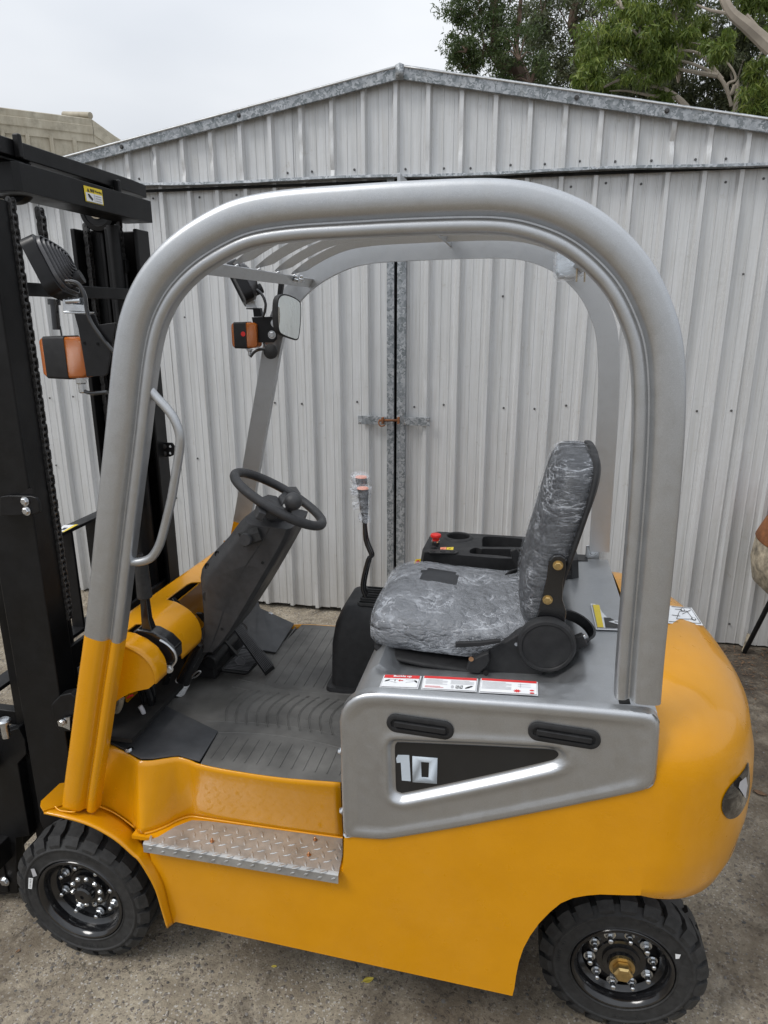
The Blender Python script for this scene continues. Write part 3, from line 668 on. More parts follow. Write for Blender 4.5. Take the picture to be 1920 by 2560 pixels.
# fender : curved flange between its outer edge and the wall
fo = [(418, 2319), (405, 2276), (389, 2225), (364, 2178), (345, 2149), (332, 2137), (285, 2096), (221, 2061), (158, 2042), (109, 2031)]
fi = [(432, 2309, 0), (421, 2262, 0), (408, 2210, 0), (390, 2165, .004), (372, 2128, .015), (350, 2098, .035), (330, 2066, .06), (285, 2033, .065), (237, 2014, .065), (190, 2008, .065)]
fo3 = catmull(PL(fo, Y=YN-.022), 4); fi3 = catmull([P(u, v, Y=YN+d) for u, v, d in fi], 4)
mb = MB(); G = [[fo3[i].lerp(fi3[i], s)+Vector((0, 0, 0)) for s in (0, .12, .35, .7, 1)] for i in range(len(fo3))]
for g in G: g[0].z -= .002; g[1].y += .001
mb.grid(G); fe = mb.build('front_fender', 'yellow', FL, solid=.005, sharp=60)
mb = MB(); tip = PL([(101, 2016), (104, 2004), (155, 1955)], Z=fi3[-1].z-.0)
mb.prism([fo3[-1], P(101, 2018, Y=YN-.018), P(103, 2006, Y=YN+.0), P(150, 1962, Y=YN+.10), fi3[-1]+Vector((0, .1, .0)), fi3[-1]], (0, 0, .005)); mb.build('fender_tip', 'yellow', FL, bevel=.001)
mb = MB(); mb.grid([[mx(q) for q in g] for g in G]); mb.build('front_fender', 'yellow', FL, solid=.005, sharp=60)
# weld fillets around the post foot
mb = MB(); mb.tube(catmull([P(u, v, Y=y) for u, v, y in [(138, 2016, YN+.002), (150, 2026, YN-.004), (185, 2030, YN-.006), (192, 2022, YN+.01), (212, 2016, YN+.02), (240, 2014, YN+.04), (285, 2032, YN+.058), (330, 2064, YN+.052), (348, 2084, YN+.04), (352, 2100, YN+.02)]], 4), .0022, 8); mb.build('weld_bead', 'yellow', FL, sharp=80)
# inner wall from the post to the hood
ZF = .66
wt = [P(u, v, Z=ZF) for u, v in [(253, 1849), (300, 1873), (335, 1893), (351, 1901), (380, 1901), (415, 1896), (446, 1893), (475, 1901), (500, 1911), (567, 1925), (700, 1945), (851, 1957)]]
wb = [P(u, v, Z=.480) for u, v in [(250, 2010), (300, 2037), (330, 2062), (348, 2082), (375, 2081), (415, 2066), (446, 2050), (476, 2041), (505, 2044), (570, 2054), (700, 2073), (858, 2095)]]
wb[0] = fi3[-6].copy(); wb[1] = P(285, 2034, Y=YN+.064); wb[2] = P(330, 2066, Y=YN+.058)
wt3 = catmull(wt, 5); wb3 = catmull(wb, 5)
front_t = Vector((wt3[0].x-.012, YN+.085, wt3[0].z)); front_b = Vector((wb3[0].x-.012, YN+.075, .50))
G = []
for k in range(13):
    s = k/12; row = [front_b.lerp(front_t, s)]
    for a, b in zip(wb3, wt3): q = a.lerp(b, s); row.append(q)
    G.append(row)
mb = MB(); mb.grid(G); mb.build('body_side', 'yellow', FL, solid=.004, sharp=60)
mb = MB(); mb.grid([[mx(q) for q in g] for g in G]); mb.build('body_side', 'yellow', FL, solid=.004, sharp=60)
mb = MB(); hb = P(507, 1981, Y=wb3[45].y-.006); mb.cyl(hb, hb+Vector((0, .003, 0)), .0055, n=12); mb.build('side_hole', 'void_black', FL)
# fillet between wall and step
mb = MB(); mb.tube([q+Vector((0, -.003, .002)) for q in wb3[18:]], .0036, 8); mb.build('weld_bead', 'yellow', FL, sharp=80)
# tread plate step
mb = MB(); mb.prism([Vector((-.895, YN+.006, .470)), Vector((-.352, YN+.006, .470)), Vector((-.352, YN+.12, .470)), Vector((-.895, YN+.12, .470))], (0, 0, .010)); mb.build('step_shelf', 'yellow', FL)
zs = .482
st = [P(u, v, Z=zs) for u, v in [(362, 2111), (395, 2095), (440, 2068), (480, 2053), (520, 2055), (700, 2078), (856, 2099), (856, 2140), (848, 2174)]]
st = [Vector((p.x, max(p.y, YN-.008), p.z)) for p in st]; yo = YN-.010
a = Vector((P(362, 2114, Y=yo).x, yo, zs)); b = Vector((P(847, 2176, Y=yo).x, yo, zs))
mb = MB(); mb.prism([p for p in st[:-1]]+[b, a], (0, 0, .003))
for (q0, q1) in ((a, b),):
    rings = []
    for q in (q0, q1): rings.append([q+Vector((0, 0, .003)), q+Vector((0, -.004, .002)), q+Vector((0, -.007, -.002)), q+Vector((0, -.0075, -.024)), q+Vector((0, -.0045, -.024)), q+Vector((0, -.004, -.002)), q+Vector((0, 0, .0))])
    mb.loft(rings, True, True)
def lug(p, ang, vert=False, L_=.0115, W_=.0036, H_=.0013):
    v = []
    for k in range(10):
        t_ = 2*math.pi*k/10; cx_ = L_*math.cos(t_); cy_ = W_*math.sin(t_)*abs(math.sin(t_))**.3
        x_, y_ = cx_*math.cos(ang)-cy_*math.sin(ang), cx_*math.sin(ang)+cy_*math.cos(ang)
        v.append(p+(Vector((x_, 0, y_)) if vert else Vector((x_, y_, 0))))
    up_ = Vector((0, -H_, 0)) if vert else Vector((0, 0, H_)); n = 10
    m_ = [p+(q-p)*.55+up_ for q in v]
    mb.add(v+m_, [(i, (i+1) % n, n+(i+1) % n, n+i) for i in range(n)]+[tuple(range(n, 2*n))])
pitch_ = .0165
for i in range(-2, 33):
    for j in range(-1, 8):
        if (i+j) % 2: continue
        p = Vector((a.x+.012+i*pitch_, yo+.010+j*pitch_, zs+.0032))
        xr = p.x; ok = p.y < YN+.070 and xr < b.x-.008
        if xr < P(480, 2053, Z=zs).x+.03:
            f = (xr-a.x)/(P(480, 2053, Z=zs).x-a.x); ok = ok and f > .05 and p.y < yo+f*.075
        if ok: lug(p, R(30) if j % 2 else R(-62))
for i in range(15): lug(Vector((a.x+.018+i*2*pitch_, yo-.0077, zs-.012-(i % 2)*.003)), R(35), True, .008)
sp = mb.build('step_plate', 'aluminium_plate', FL, sharp=25)
for u, v in ((530, 2104), (788, 2100), (772, 2138)):
    p = P(u, v, Z=zs+.004); mb = MB(); mb.bolt(p, (0, 0, 1), .0036, .005, stud=.004); mb.build('step_bolt', 'copper_zinc', sp)
# dark underbody
mb = MB(); mb.prism([Vector((-1.12, 1.42, .18)), Vector((.02, 1.42, .2)), Vector((.02, 1.42, .6)), Vector((.2, 1.42, .6)), Vector((.2, 1.42, .64)), Vector((-1.12, 1.42, .64))], (0, .60, 0)); mb.build('underframe', 'mast_black', FL, bevel=.004)
mb = MB(); mb.box((-1.10, YM, .20), (.08, .56, .09)); mb.build('front_axle', 'mast_black', FL, bevel=.004)

mb = MB(); mb.cyl((.30, 1.5, .197), (.30, 1.94, .197), .035); mb.build('rear_axle', 'mast_black', FL)
def flat(b, c4, off=.003):
    return [hit(b, u, v, off) or P(u, v, Z=.94) for u, v in c4]
# ---- counterweight
levels = [(.47, .48, .40), (.498, .535, .448), (.52, .565, .466), (.56, .580, .474), (.63, .592, .475), (.70, .593, .475), (.765, .586, .475), (.815, .572, .475), (.850, .563, .472), (.880, .540, .464), (.905, .512, .450), (.925, .480, .428), (.940, .445, .396), (.950, .408, .350), (.957, .368, .28), (.961, .332, .18), (.962, .303, .03)]
rings = []
for z, xr, wy in levels:
    ring = []; n = 64
    for k in range(n+1):
        t_ = -math.pi/2+math.pi*k/n; c, s_ = math.cos(t_), math.sin(t_)
        e = 2/2.25
        x = .2985+(xr-.2985)*abs(c)**e; y = YM+wy*math.copysign(abs(s_)**e, s_)
        z_ = z
        tq = max(0, 1-(x-.2985)/.16)**1.5
        z_ = z+(max(z, zcw)-z)*tq
        if z < .6: y = YM+(y-YM)*(1+(.475/wy-1)*tq)
        # dished corner for the lamps
        ring.append(Vector((x, y, z_)))
    rings.append(ring)
lampc = [P(1842, 2000, Y=YN+.12)]
mb = MB(); mb.loft(rings, False, False)
# close the front and bottom
mb.add(rings[0], [tuple(range(len(rings[0])))]); fr = [r[0] for r in rings]+[r[-1] for r in rings][::-1]; mb.add(fr, [tuple(range(len(fr)))])
CWB = bvh_of(mb); cwo = mb.build('counterweight', 'yellow', FL, sharp=60)
# rear lamp: black teardrop glass on the corner
tear = [(1868, 1905), (1862, 1918), (1850, 1935), (1834, 1952), (1818, 1972), (1806, 1995), (1803, 2018), (1808, 2035), (1820, 2046), (1835, 2044), (1848, 2034), (1858, 2018), (1866, 1998), (1870, 1975), (1872, 1945), (1871, 1920)]
tear = [(q.x, q.y) for q in catmull([Vector((a, b, 0)) for a, b in tear], 3, True)]
def hitl(u, v, off):
    for k in range(40):
        p = hit(CWB, u-k*1.5, v, off)
        if p: return p
tp = [hitl(u, v, .004) for u, v in tear]
if len(tp) > 6:
    c = sum(tp, Vector())/len(tp); mb = MB(); N = len(tp)
    inner = []
    for s in (1, .8, .5, .2):
        rr = []
        for p in tp:
            q = c+(p-c)*s; h_, n_, i_, d_ = CWB.find_nearest(q)
            rr.append(h_+n_*(1 if n_.dot(EYE-h_) > 0 else -1)*(.002+.006*(1-s**3)))
        inner.append(rr)
    mb.loft(inner, True, True); tl = mb.build('tail_lamp', 'lamp_glass', FL, sharp=70)
    rf = [(1843, 1950), (1858, 1938), (1862, 1960), (1857, 1990), (1840, 1963)]
    rp_ = []
    for u, v in rf:
        q = hitl(u-6, v, .0105)
        if q: rp_.append(q)
    if len(rp_) > 3: mb = MB(); mb.add(rp_, [tuple(range(len(rp_)))]); mb.build('lamp_reflector', 'grey_print', tl)
# print on the counterweight
cs_ = [(1672, 1518), (1729, 1520), (1755, 1567), (1660, 1562)]
def cwmap(x, y, off):
    a, b, c, d = [Vector((q[0], q[1])) for q in cs_]; q = (d*(1-x)+c*x)*(1-y)+(a*(1-x)+b*x)*y
    return hit(CWB, q.x, q.y, off) or P(q.x, q.y, Z=.95)
s_ = Sticker(flat(CWB, cs_, .0045)); s_.rect(0, 0, 1, 1, 'white_print', 0, 8, 6)
for l_ in ((.1, .08, .96, .08), (.1, .94, .93, .94), (.96, .08, .93, .94), (.3, .25, .8, .3), (.3, .25, .42, .7), (.42, .7, .7, .75), (.7, .75, .8, .3), (.15, .45, .42, .42), (.5, .55, .9, .85), (.25, .8, .6, .82)): s_.line(*l_, .012, 'black_print', 2, 1.5)
s_.disc(.82, .32, .07, .09, 'black_print', 2); s_.disc(.82, .32, .045, .06, 'white_print', 3); s_.disc(.55, .8, .08, .1, 'black_print', 2); s_.disc(.55, .8, .05, .07, 'white_print', 3)
s_.build('instruction_label', cwo)

# ---- hood
hprof = [(-.352, .62), (-.357, .70), (-.360, .78), (-.358, .83), (-.352, .865), (-.341, .893), (-.324, .913), (-.302, .926), (-.275, .932)]
hprof += [(x, .932+.03*(x+.275)/.57) for x in np.linspace(-.26, .2925, 60)]
ycol = [(1.264, -.31), (1.264, -.12), (1.264, -.02), (1.2645, -.009), (1.2665, -.004), (1.270, -.0012), (1.275, 0), (1.285, 0), (1.295, 0)]+[(y, 0) for y in np.linspace(1.305, YM, 40)]
yc_full = ycol+[(far(y), d) for y, d in ycol[:-1]][::-1]
def sm(x): x = max(0, min(1, x)); return x*x*(3-2*x)
def basin(x, y):
    fx = sm((.165-x)/.07)*sm((x+.30)/.05) if x > -.4 else 0
    e1 = sm((y-1.362)/.05)*sm((far(1.362)-y)/.05)
    r_ = fx*e1
    return .045*r_
G = []
for k, (x, z) in enumerate(hprof):
    row = []
    for y, d in yc_full:
        zz = z+d; zz = max(zz, .60)
        if z > .80: zz -= basin(x, y)
        # rounded near/far corner of the front edge
        ex = 0
        if k < 9 and min(abs(y-1.264), abs(y-far(1.264))) < .03: ex = .012*(1-min(abs(y-1.264), abs(y-far(1.264)))/.03)**2
        row.append(Vector((x+ex, y, zz)))
    G.append(row)
mb = MB(); mb.grid(G); mb.add([G[-1][0], G[-1][-1], G[-1][-1]+Vector((0, 0, -.02)), G[-1][0]+Vector((0, 0, -.02))], [(0, 1, 2, 3)])
HB = bvh_of(mb); hood = mb.build('hood', 'silver', FL, sharp=60)
mb = MB(); mb.box((-.03, YM, .79), (.62, .86, .12)); mb.build('battery_box', 'void_black', FL)
# raised strip edge line on the hood side
mb = MB(); mb.tube([Vector((x, 1.264, .932+.03*(x+.275)/.57-.033)) for x in np.linspace(-.29, .20, 12)], .0022, 6); mb.build('hood_seam', 'silver', hood)
# notch by the rear post
mb = MB(); q = P(1548, 1752, Z=.952); mb.box(q+Vector((.008, .003, .002)), (.022, .05, .012)); mb.build('hood_notch', 'void_black', hood)
# stickers on the hood edge
def hoodmap(c4):
    def f(x, y, off):
        a, b, c, d = [Vector(q) for q in c4]; q = (d*(1-x)+c*x)*(1-y)+(a*(1-x)+b*x)*y
        return hit(HB, q.x, q.y, off*.7) or P(q.x, q.y, Z=.935)
    return f
s_ = Sticker(flat(HB, [(961, 1691), (1054, 1694), (1045, 1726), (949, 1722)])); s_.rect(0, 0, 1, 1, 'white_print', 0, 6, 3); s_.rect(.02, .04, .98, .96, 'grey_print', 1, 6, 3); s_.rect(.035, .06, .965, .94, 'white_print', 2, 6, 3)
s_.rect(.035, .72, .965, .96, 'red_print', 3, 6, 1); s_.text('Buckle up', .28, .76, .76, .93, 'white_print', 4, .03)
s_.poly([(.08, .42), (.2, .5), (.2, .62), (.1, .53)], 'black_print', 3); s_.poly([(.86, .5), (.95, .36), (.93, .52), (.86, .62)], 'black_print', 3)
s_.line(.2, .6, .42, .62, .012, 'grey_print', 3, 3); s_.line(.2, .48, .40, .36, .012, 'grey_print', 3, 3); s_.line(.62, .62, .86, .6, .012, 'grey_print', 3, 3); s_.line(.64, .4, .86, .5, .012, 'grey_print', 3, 3)
s_.rect(.47, .52, .56, .58, 'red_print', 3); s_.poly([(.43, .55), (.48, .64), (.48, .46)], 'red_print', 3); s_.rect(.34, .46, .36, .58, 'black_print', 3); s_.build('warning_label', hood)
s_ = Sticker(flat(HB, [(1059, 1694), (1195, 1701), (1191, 1734), (1053, 1727)])); s_.rect(0, 0, 1, 1, 'white_print', 0, 8, 3); s_.rect(.014, .03, .986, .97, 'grey_print', 1, 8, 3); s_.rect(.02, .05, .98, .95, 'white_print', 2, 8, 3)
s_.rect(.02, .80, .98, .97, 'red_print', 3, 8, 1); s_.rules(.06, .35, .46, .74, 5, lay=3); s_.rules(.52, .42, .94, .74, 4, lay=3); s_.rules(.06, .1, .4, .25, 2, 'red_print', 3)
s_.disc(.56, .24, .028, .12, 'grey_print', 3)
for x in (.62, .69): s_.rect(x, .14, x+.055, .36, 'black_print', 3); s_.rect(x+.008, .18, x+.047, .32, 'white_print', 4)
s_.rect(.635, .22, .665, .27, 'black_print', 5); s_.line(.70, .17, .74, .34, .012, 'black_print', 5, 3); s_.poly([(.80, .14), (.86, .2), (.93, .34), (.90, .38), (.84, .3), (.79, .2)], 'black_print', 3); s_.build('warning_label', hood)
s_ = Sticker(flat(HB, [(1202, 1700), (1344, 1709), (1345, 1743), (1197, 1735)])); s_.rect(0, 0, 1, 1, 'white_print', 0, 8, 3); s_.rect(.014, .03, .986, .97, 'grey_print', 1, 8, 3); s_.rect(.02, .05, .98, .95, 'white_print', 2, 8, 3)
s_.rect(.02, .82, .98, .97, 'red_print', 3, 8, 1); s_.rules(.04, .22, .55, .76, 7, lay=3); s_.rect(.66, .5, .88, .52, 'grey_print', 3); s_.rect(.66, .66, .88, .68, 'grey_print', 3); s_.rect(.70, .45, .71, .74, 'grey_print', 3)
st_ = [(.65+.07*(1 if i % 2 else .55)*math.cos(i*math.pi/9), .2+.13*(1 if i % 2 else .5)*math.sin(i*math.pi/9)) for i in range(18)]; s_.poly(st_, 'red_print', 3)
s_.disc(.90, .28, .04, .05, 'red_print', 3); s_.disc(.90, .1, .04, .05, 'red_print', 3); s_.build('warning_label', hood)
s_ = Sticker(flat(HB, [(1476, 1512), (1562, 1516), (1570, 1580), (1490, 1577)])); s_.rect(0, 0, 1, 1, 'white_print', 0, 6, 5); s_.rect(.03, .04, .99, .96, 'grey_print', 1, 6, 5); s_.rect(.05, .06, .98, .94, 'white_print', 2, 6, 5)
s_.rect(.05, .06, .24, .94, 'yellow_print', 3, 2, 5); s_.text('No Flushing', .62, .50, .74, .93, 'black_print', 4, .02, rot=1); s_.rect(.30, .06, .98, .44, 'black_print', 3, 5, 3)
s_.poly([(.42, .28), (.94, .10), (.94, .42)], 'white_print', 4); s_.rect(.60, .25, .84, .28, 'black_print', 5); s_.build('warning_label', hood)

# ---- side cover (stamped panel with black pennant)
outl = [(848, 1835), (846, 1800), (852, 1778), (864, 1760), (882, 1746), (905, 1738), (935, 1735), (1000, 1738), (1150, 1749), (1300, 1759), (1450, 1771), (1560, 1781), (1612, 1786), (1634, 1790), (1646, 1799), (1651, 1815), (1648, 1880), (1643, 1935), (1638, 1960), (1622, 1975), (1590, 1986), (1450, 2015), (1300, 2045), (1150, 2073), (1030, 2093), (965, 2103), (930, 2102), (870, 2097), (860, 2092), (856, 2080), (852, 1980), (850, 1900)]
tri = [(984, 1880), (988, 1869), (1000, 1867), (1090, 1871), (1205, 1876), (1300, 1881), (1372, 1885), (1390, 1889), (1397, 1898), (1388, 1908), (1370, 1914), (1280, 1935), (1180, 1957), (1100, 1974), (1012, 1992), (998, 1992), (988, 1986), (986, 1960), (985, 1920)]
YP = 1.238
O3 = PL(outl, Y=YP); T3 = PL(tri, Y=YP)
def resamp(p, n):
    p = catmull(p, 5, True) ; p.append(p[0]); L_ = [0]
    for i in range(1, len(p)): L_.append(L_[-1]+(p[i]-p[i-1]).length)
    o = []
    for k in range(n):
        t_ = L_[-1]*k/n; i = max(j for j in range(len(L_)) if L_[j] <= t_+1e-9); i = min(i, len(p)-2)
        o.append(p[i].lerp(p[i+1], (t_-L_[i])/max(1e-9, L_[i+1]-L_[i])))
    return o
def angmatch(T, n, c, ref):
    """points of T met by rays from its centre towards ref points"""
    o = []
    for q in ref:
        d = (q-c); best = None
        for i in range(len(T)):
            a, b = T[i]-c, T[(i+1) % len(T)]-c; ex, ez = b.x-a.x, b.z-a.z; den = d.x*ez-d.z*ex
            if abs(den) < 1e-12: continue
            t_ = (a.x*ez-a.z*ex)/den; s__ = (a.x*d.z-a.z*d.x)/den
            if t_ > 0 and -1e-6 <= s__ <= 1+1e-6: best = c+d*t_ if best is None else best
        o.append(best if best else c+d*.2)
    return o
def pdist(q, poly):
    m_ = 9
    for i in range(len(poly)):
        a, b = poly[i], poly[(i+1) % len(poly)]; e = b-a; t_ = max(0, min(1, (q-a).dot(e)/max(1e-12, e.dot(e)))); m_ = min(m_, (q-a-e*t_).length)
    return m_
N = 200
Or = resamp(O3, N); Tf = catmull(T3, 4, True); tcen = P(1090, 1920, Y=YP); Tr = angmatch(Tf, N, tcen, Or); Od = resamp(O3, 70); Td = catmull(T3, 3, True)
rows_t = [0, .004, .010, .02, .035, .055, .08, .11, .15, .2, .26, .33, .40, .47, .54, .60, .66, .72, .77, .82, .86, .90, .93, .96, .98, 1.0]
def hp_(dO, dT):
    h = 0.
    r_ = .011
    if dO < r_: h += (math.sqrt(max(0, r_*r_-(r_-dO)**2))-r_)*.9         # rolled edge
    h -= .0045*sm((dO-.020)/.010)                                          # panel face set back from the rim
    h += .0040*math.exp(-((dT-.022)/.010)**2)                             # raised lip around the pennant
    h -= .0120*sm((.019-dT)/.015)                                          # recess of the pennant
    return h
G = []
for t_ in rows_t:
    row = []
    for i in range(N):
        q = Or[i].lerp(Tr[i], t_); h = hp_(pdist(q, Od), pdist(q, Td)); row.append(Vector((q.x, YP-h, q.z)))
    G.append(row)
back = [Vector((q.x, YP+.028, q.z)) for q in Or]
mb = MB(); mb.loft([back]+G, True, False)
sc = mb.build('side_cover', 'silver', FL, sharp=55)
yd = YP+.0075+.0045-.0
yd = max(q.y for q in G[-1])-.0005
mb = MB(); mb.add([Vector((q.x, yd-.0008, q.z)) for q in Tf], [tuple(range(len(Tf)))]); mb.prism([Vector((q.x, yd-.0012, q.z)) for q in Tf], (0, .006, 0)); dec = mb.build('pennant_decal', 'black_print', sc)
def dp(x, y): return P(800+x/1.481, 1700+y/1.481, Y=yd-.0025)
one = [(282, 290), (288, 278), (330, 279), (336, 375), (303, 372), (299, 306), (284, 307)]
mb = MB(); mb.prism([dp(*q) for q in one], (0, .001, 0)); mb.build('digit', 'digit_print', dec)
zo = [(342, 282), (435, 289), (433, 384), (343, 378)]; zi = [(374, 303), (404, 305), (402, 361), (376, 359)]
mb = MB(); vv = [dp(*q) for q in zo+zi]; mb.add(vv, [(i, (i+1) % 4, 4+(i+1) % 4, 4+i) for i in range(4)]); mb.build('digit', 'digit_print', dec, solid=.001)
# vent grips
def grip(c, w_, h_, ang):
    yy = YP+.0045-.0015; c3 = P(*c, Y=yy); px = (P(c[0]+10, c[1], Y=yy)-P(c[0]-10, c[1], Y=yy)).length/20
    W_, H_ = w_*px/2, h_*px/2
    def stad(sx, sz, off, d=0):
        o = []
        for k in range(28):
            t_ = 2*math.pi*k/28; x = math.cos(t_)*sz+math.copysign(sx-sz, math.cos(t_)); z = math.sin(t_)*sz
            ca, sa = math.cos(ang), math.sin(ang); o.append(Vector((c3.x+x*ca-z*sa, yy-off, c3.z+x*sa+z*ca)))
        return o
    mb = MB(); mb.loft([stad(W_, H_, -.003), stad(W_, H_, .003), stad(W_-.002, H_-.002, .0045), stad(W_-.009, H_-.010, .0042), stad(W_-.010, H_-.0115, .0005)], True, True)
    g = mb.build('vent_grip', 'black_plastic', sc, sharp=50)
    rot = Matrix.Rotation(-ang, 3, 'Y')
    mb = MB(); mb.box(c3+Vector((0, -.004, 0))-Vector((0, 0, 0)), (2*W_-.034, .007, 2*H_-.030), rot); mb.build('slot_bar', 'black_plastic', g, bevel=.002)
grip((1050, 1816), 167, 50, R(-2.2)); grip((1410, 1838), 183, 54, R(-3.2))
for u, v in ((842, 1876), (846, 2025)):
    p = P(u, v, Y=YP+.02); mb = MB(); mb.bolt(p+Vector((.010, 0, 0)), (-1, -.15, 0), .006, .007); mb.build('cover_bolt', 'zinc', sc)

# ---- floor
mb = MB(); fl = [(-1.0, YN+.075), (-.36, YN+.075), (-.36, far(YN+.075)), (-1.0, far(YN+.075))]
poly = [Vector((q.x, q.y+.022, ZF-.006)) for q in wt3]+[Vector((-.345, wt3[-1].y, ZF-.006))]; polyf = [mx(q) for q in poly][::-1]
mb.prism(poly+polyf, (0, 0, -.02)); mb.build('floor_plate', 'mast_black', FL)
# mat outline
m0 = [P(545, 1832, Z=ZF)]+[Vector((p.x, p.y+.003, ZF)) for p in wt3 if p.x > P(500, 1909, Z=ZF).x]
near_b = P(400, 1762, Z=ZF)
mat = m0+[Vector((-.35, m0[-1].y, ZF)), Vector((-.35, far(m0[-1].y), ZF))]+[mx(p) for p in m0[::-1]]+[mx(near_b), Vector((-.97, YM+.12, ZF)), Vector((-.99, YM-.1, ZF)), near_b]
mb = MB(); mb.prism([p-Vector((0, 0, .004)) for p in mat], (0, 0, .004))
MR = Vector((0, 0, ZF))
def ridge(path, w_=.0020, h_=.0015, z=ZF):
    path = [Vector((p[0], p[1], z)) for p in path]; G = []
    for i, p in enumerate(path):
        d = (path[min(i+1, len(path)-1)]-path[max(i-1, 0)]).normalized(); s__ = Vector((-d.y, d.x, 0))
        G.append([p-s__*w_, p-s__*w_*.5+Vector((0, 0, h_)), p+s__*w_*.5+Vector((0, 0, h_)), p+s__*w_])
    mb.grid(G)
# longitudinal ribs run across the floor; arched block pattern in the middle
for k in range(13):
    x = -.745+.030*k
    if x > -.37: break
    ridge([(x, 1.345), (x, 1.44)]); ridge([(x, 1.72), (x, far(1.345))])
    cv = .028
    pts = [(x-cv*math.sin(math.pi*(i/8)), 1.50+.17*i/8) for i in range(9)]
    ridge(pts, .0018); ridge([(q[0]+.0045, q[1]) for q in pts], .0012)
for yy, amp in ((1.44, .03), (1.495, .02), (1.675, -.02), (1.72, -.03)):
    ridge([(-.80+.44*i/10, yy+amp*math.sin(math.pi*i/10)) for i in range(11)], .002)
for k in range(7):
    x = -.70+.052*k
    for yy in (1.555, 1.615): ridge([(x-.045, yy), (x-.02, yy+.004)], .0014)
mb.build('floor_mat', 'mat_rubber', FL, sharp=30)
npl = [P(253, 1849, Z=ZF), P(300, 1873, Z=ZF), P(335, 1893, Z=ZF), P(351, 1901, Z=ZF), P(380, 1901, Z=ZF), P(415, 1896, Z=ZF), P(446, 1893, Z=ZF), P(498, 1908, Z=ZF), P(545, 1831, Z=ZF), P(400, 1760, Z=ZF), P(257, 1793, Z=ZF)]
npl = [Vector((p.x, p.y+(.003 if i < 8 else 0), ZF+.0005)) for i, p in enumerate(npl)]
mb = MB(); mb.prism(npl, (0, 0, .004)); kp = mb.build('kick_plate', 'steel_plate_grey', FL, bevel=.0008)
mb = MB(); mb.bolt(P(322, 1875, Z=ZF+.006), (0, 0, 1), .0085, .006); mb.build('plate_bolt', 'zinc', kp)
fp = [P(592, 1500, Z=ZF+.10), P(735, 1562, Z=ZF+.012), P(690, 1632, Z=ZF+.012), P(640, 1600, Z=ZF+.012), P(560, 1560, Z=ZF+.06)]
fp = [Vector((-.90, 2.13, .74)), P(613, 1505, Z=.73), P(735, 1561, Z=ZF+.006), P(690, 1633, Z=ZF+.006), P(640, 1625, Z=ZF+.006), Vector((-.93, 1.80, .72))]
mb = MB(); mb.prism(fp, (0, 0, .004)); kp2 = mb.build('kick_plate', 'steel_plate_grey', FL, bevel=.0008)
mb = MB(); mb.bolt(P(676, 1536, Z=.695), (.2, 0, 1), .0085, .006); mb.build('plate_bolt', 'zinc', kp2)

# ---- pedals
def slab(pts, off, name, mat, parent=FL, bevel=.0012): mb_ = MB(); mb_.prism(pts, off); return mb_.build(name, mat, parent, bevel=bevel)
yb = P(676, 1681, Z=ZF+.012); ax_ = [P(664, 1690, Z=ZF+.012), P(688, 1671, Z=ZF+.012)]
dyy = ax_[1].y-ax_[0].y; up0 = P(577, 1567, Y=ax_[0].y+.005); up1 = P(594, 1553, Y=ax_[1].y)
ap = slab([ax_[0], ax_[1], up1, up0], (-.006, 0, .010), 'accelerator_pedal', 'mast_black')
for k in range(8):
    s0 = (k+.25)/8; s1 = (k+.68)/8; o_ = Vector((-.002, 0, .0125)); a_, b_ = ax_[0].lerp(ax_[1], s0), ax_[0].lerp(ax_[1], s1); c_, d_ = up0.lerp(up1, s1), up0.lerp(up1, s0)
    slab([a_+o_, b_+o_, c_+o_, d_+o_], (-.001, 0, .003), 'pedal_rib', 'grey_fin', ap, 0)
c0 = P(600, 1655, Y=1.74); nn_ = Vector((.45, -.25, .85)).normalized()
def onp(u, v, off=0): d = ray(u, v); return EYE+d*((c0-EYE).dot(nn_)/d.dot(nn_))+nn_*off
bp = slab([onp(552, 1671), onp(599, 1619), (onp(613, 1617)), onp(646, 1650), onp(644, 1660), onp(621, 1682), onp(613, 1684), onp(556, 1677)], -nn_*.008, 'brake_pedal', 'mast_black')
for k in range(15):
    s0 = (k+.2)/15; s1 = (k+.62)/15
    def pr(s):
        u, v = 557+45*s, 1672-49*s; ue = u
        while True:
            ve = v+.10*(ue-u); lim = 613+(ve-1617)*.943 if ve < 1652 else 646-(ve-1652)*.85
            if ue+4 > lim or ue > 660: break
            ue += 1
        return onp(u+2, v, .0005), onp(ue, v+.10*(ue-u), .0005)
    e0, g0 = pr(s0); e1, g1 = pr(s1)
    slab([e0, e1, g1, g0], nn_*.002, 'pedal_rib', 'grey_fin', bp, 0)
pc = onp(600, 1654, .003); mb = MB(); xx, yy_, zz_ = frame(nn_); mb.lathe(pc-nn_*.002, nn_, [(.0165, 0), (.0165, .003), (.0135, .003), (.013, 0)], 24); 
mb.cyl(pc-nn_*.003, pc-nn_*.0005, .0135, n=20); e_u = (onp(604, 1660)-onp(596, 1648)).normalized(); e_r = nn_.cross(e_u); 
tv, tf = text_poly('P', 1, .03); e1_ = (onp(612, 1648)-onp(588, 1662)).normalized(); e2_ = nn_.cross(e1_)
mb.add([pc+nn_*.001+e1_*((a-.5)*.013)+e2_*((b-.5)*.018) for a, b in tv], tf); mb.build('pedal_emblem', 'grey_fin', bp)
slab([Vector((c0.x-.01, c0.y+.01, c0.z-.01)), Vector((c0.x+.01, c0.y+.01, c0.z-.012)), Vector((-.92, c0.y+.01, .85)), Vector((-.94, c0.y+.01, .85))], (0, .012, 0), 'pedal_arm', 'black_paint', bp)
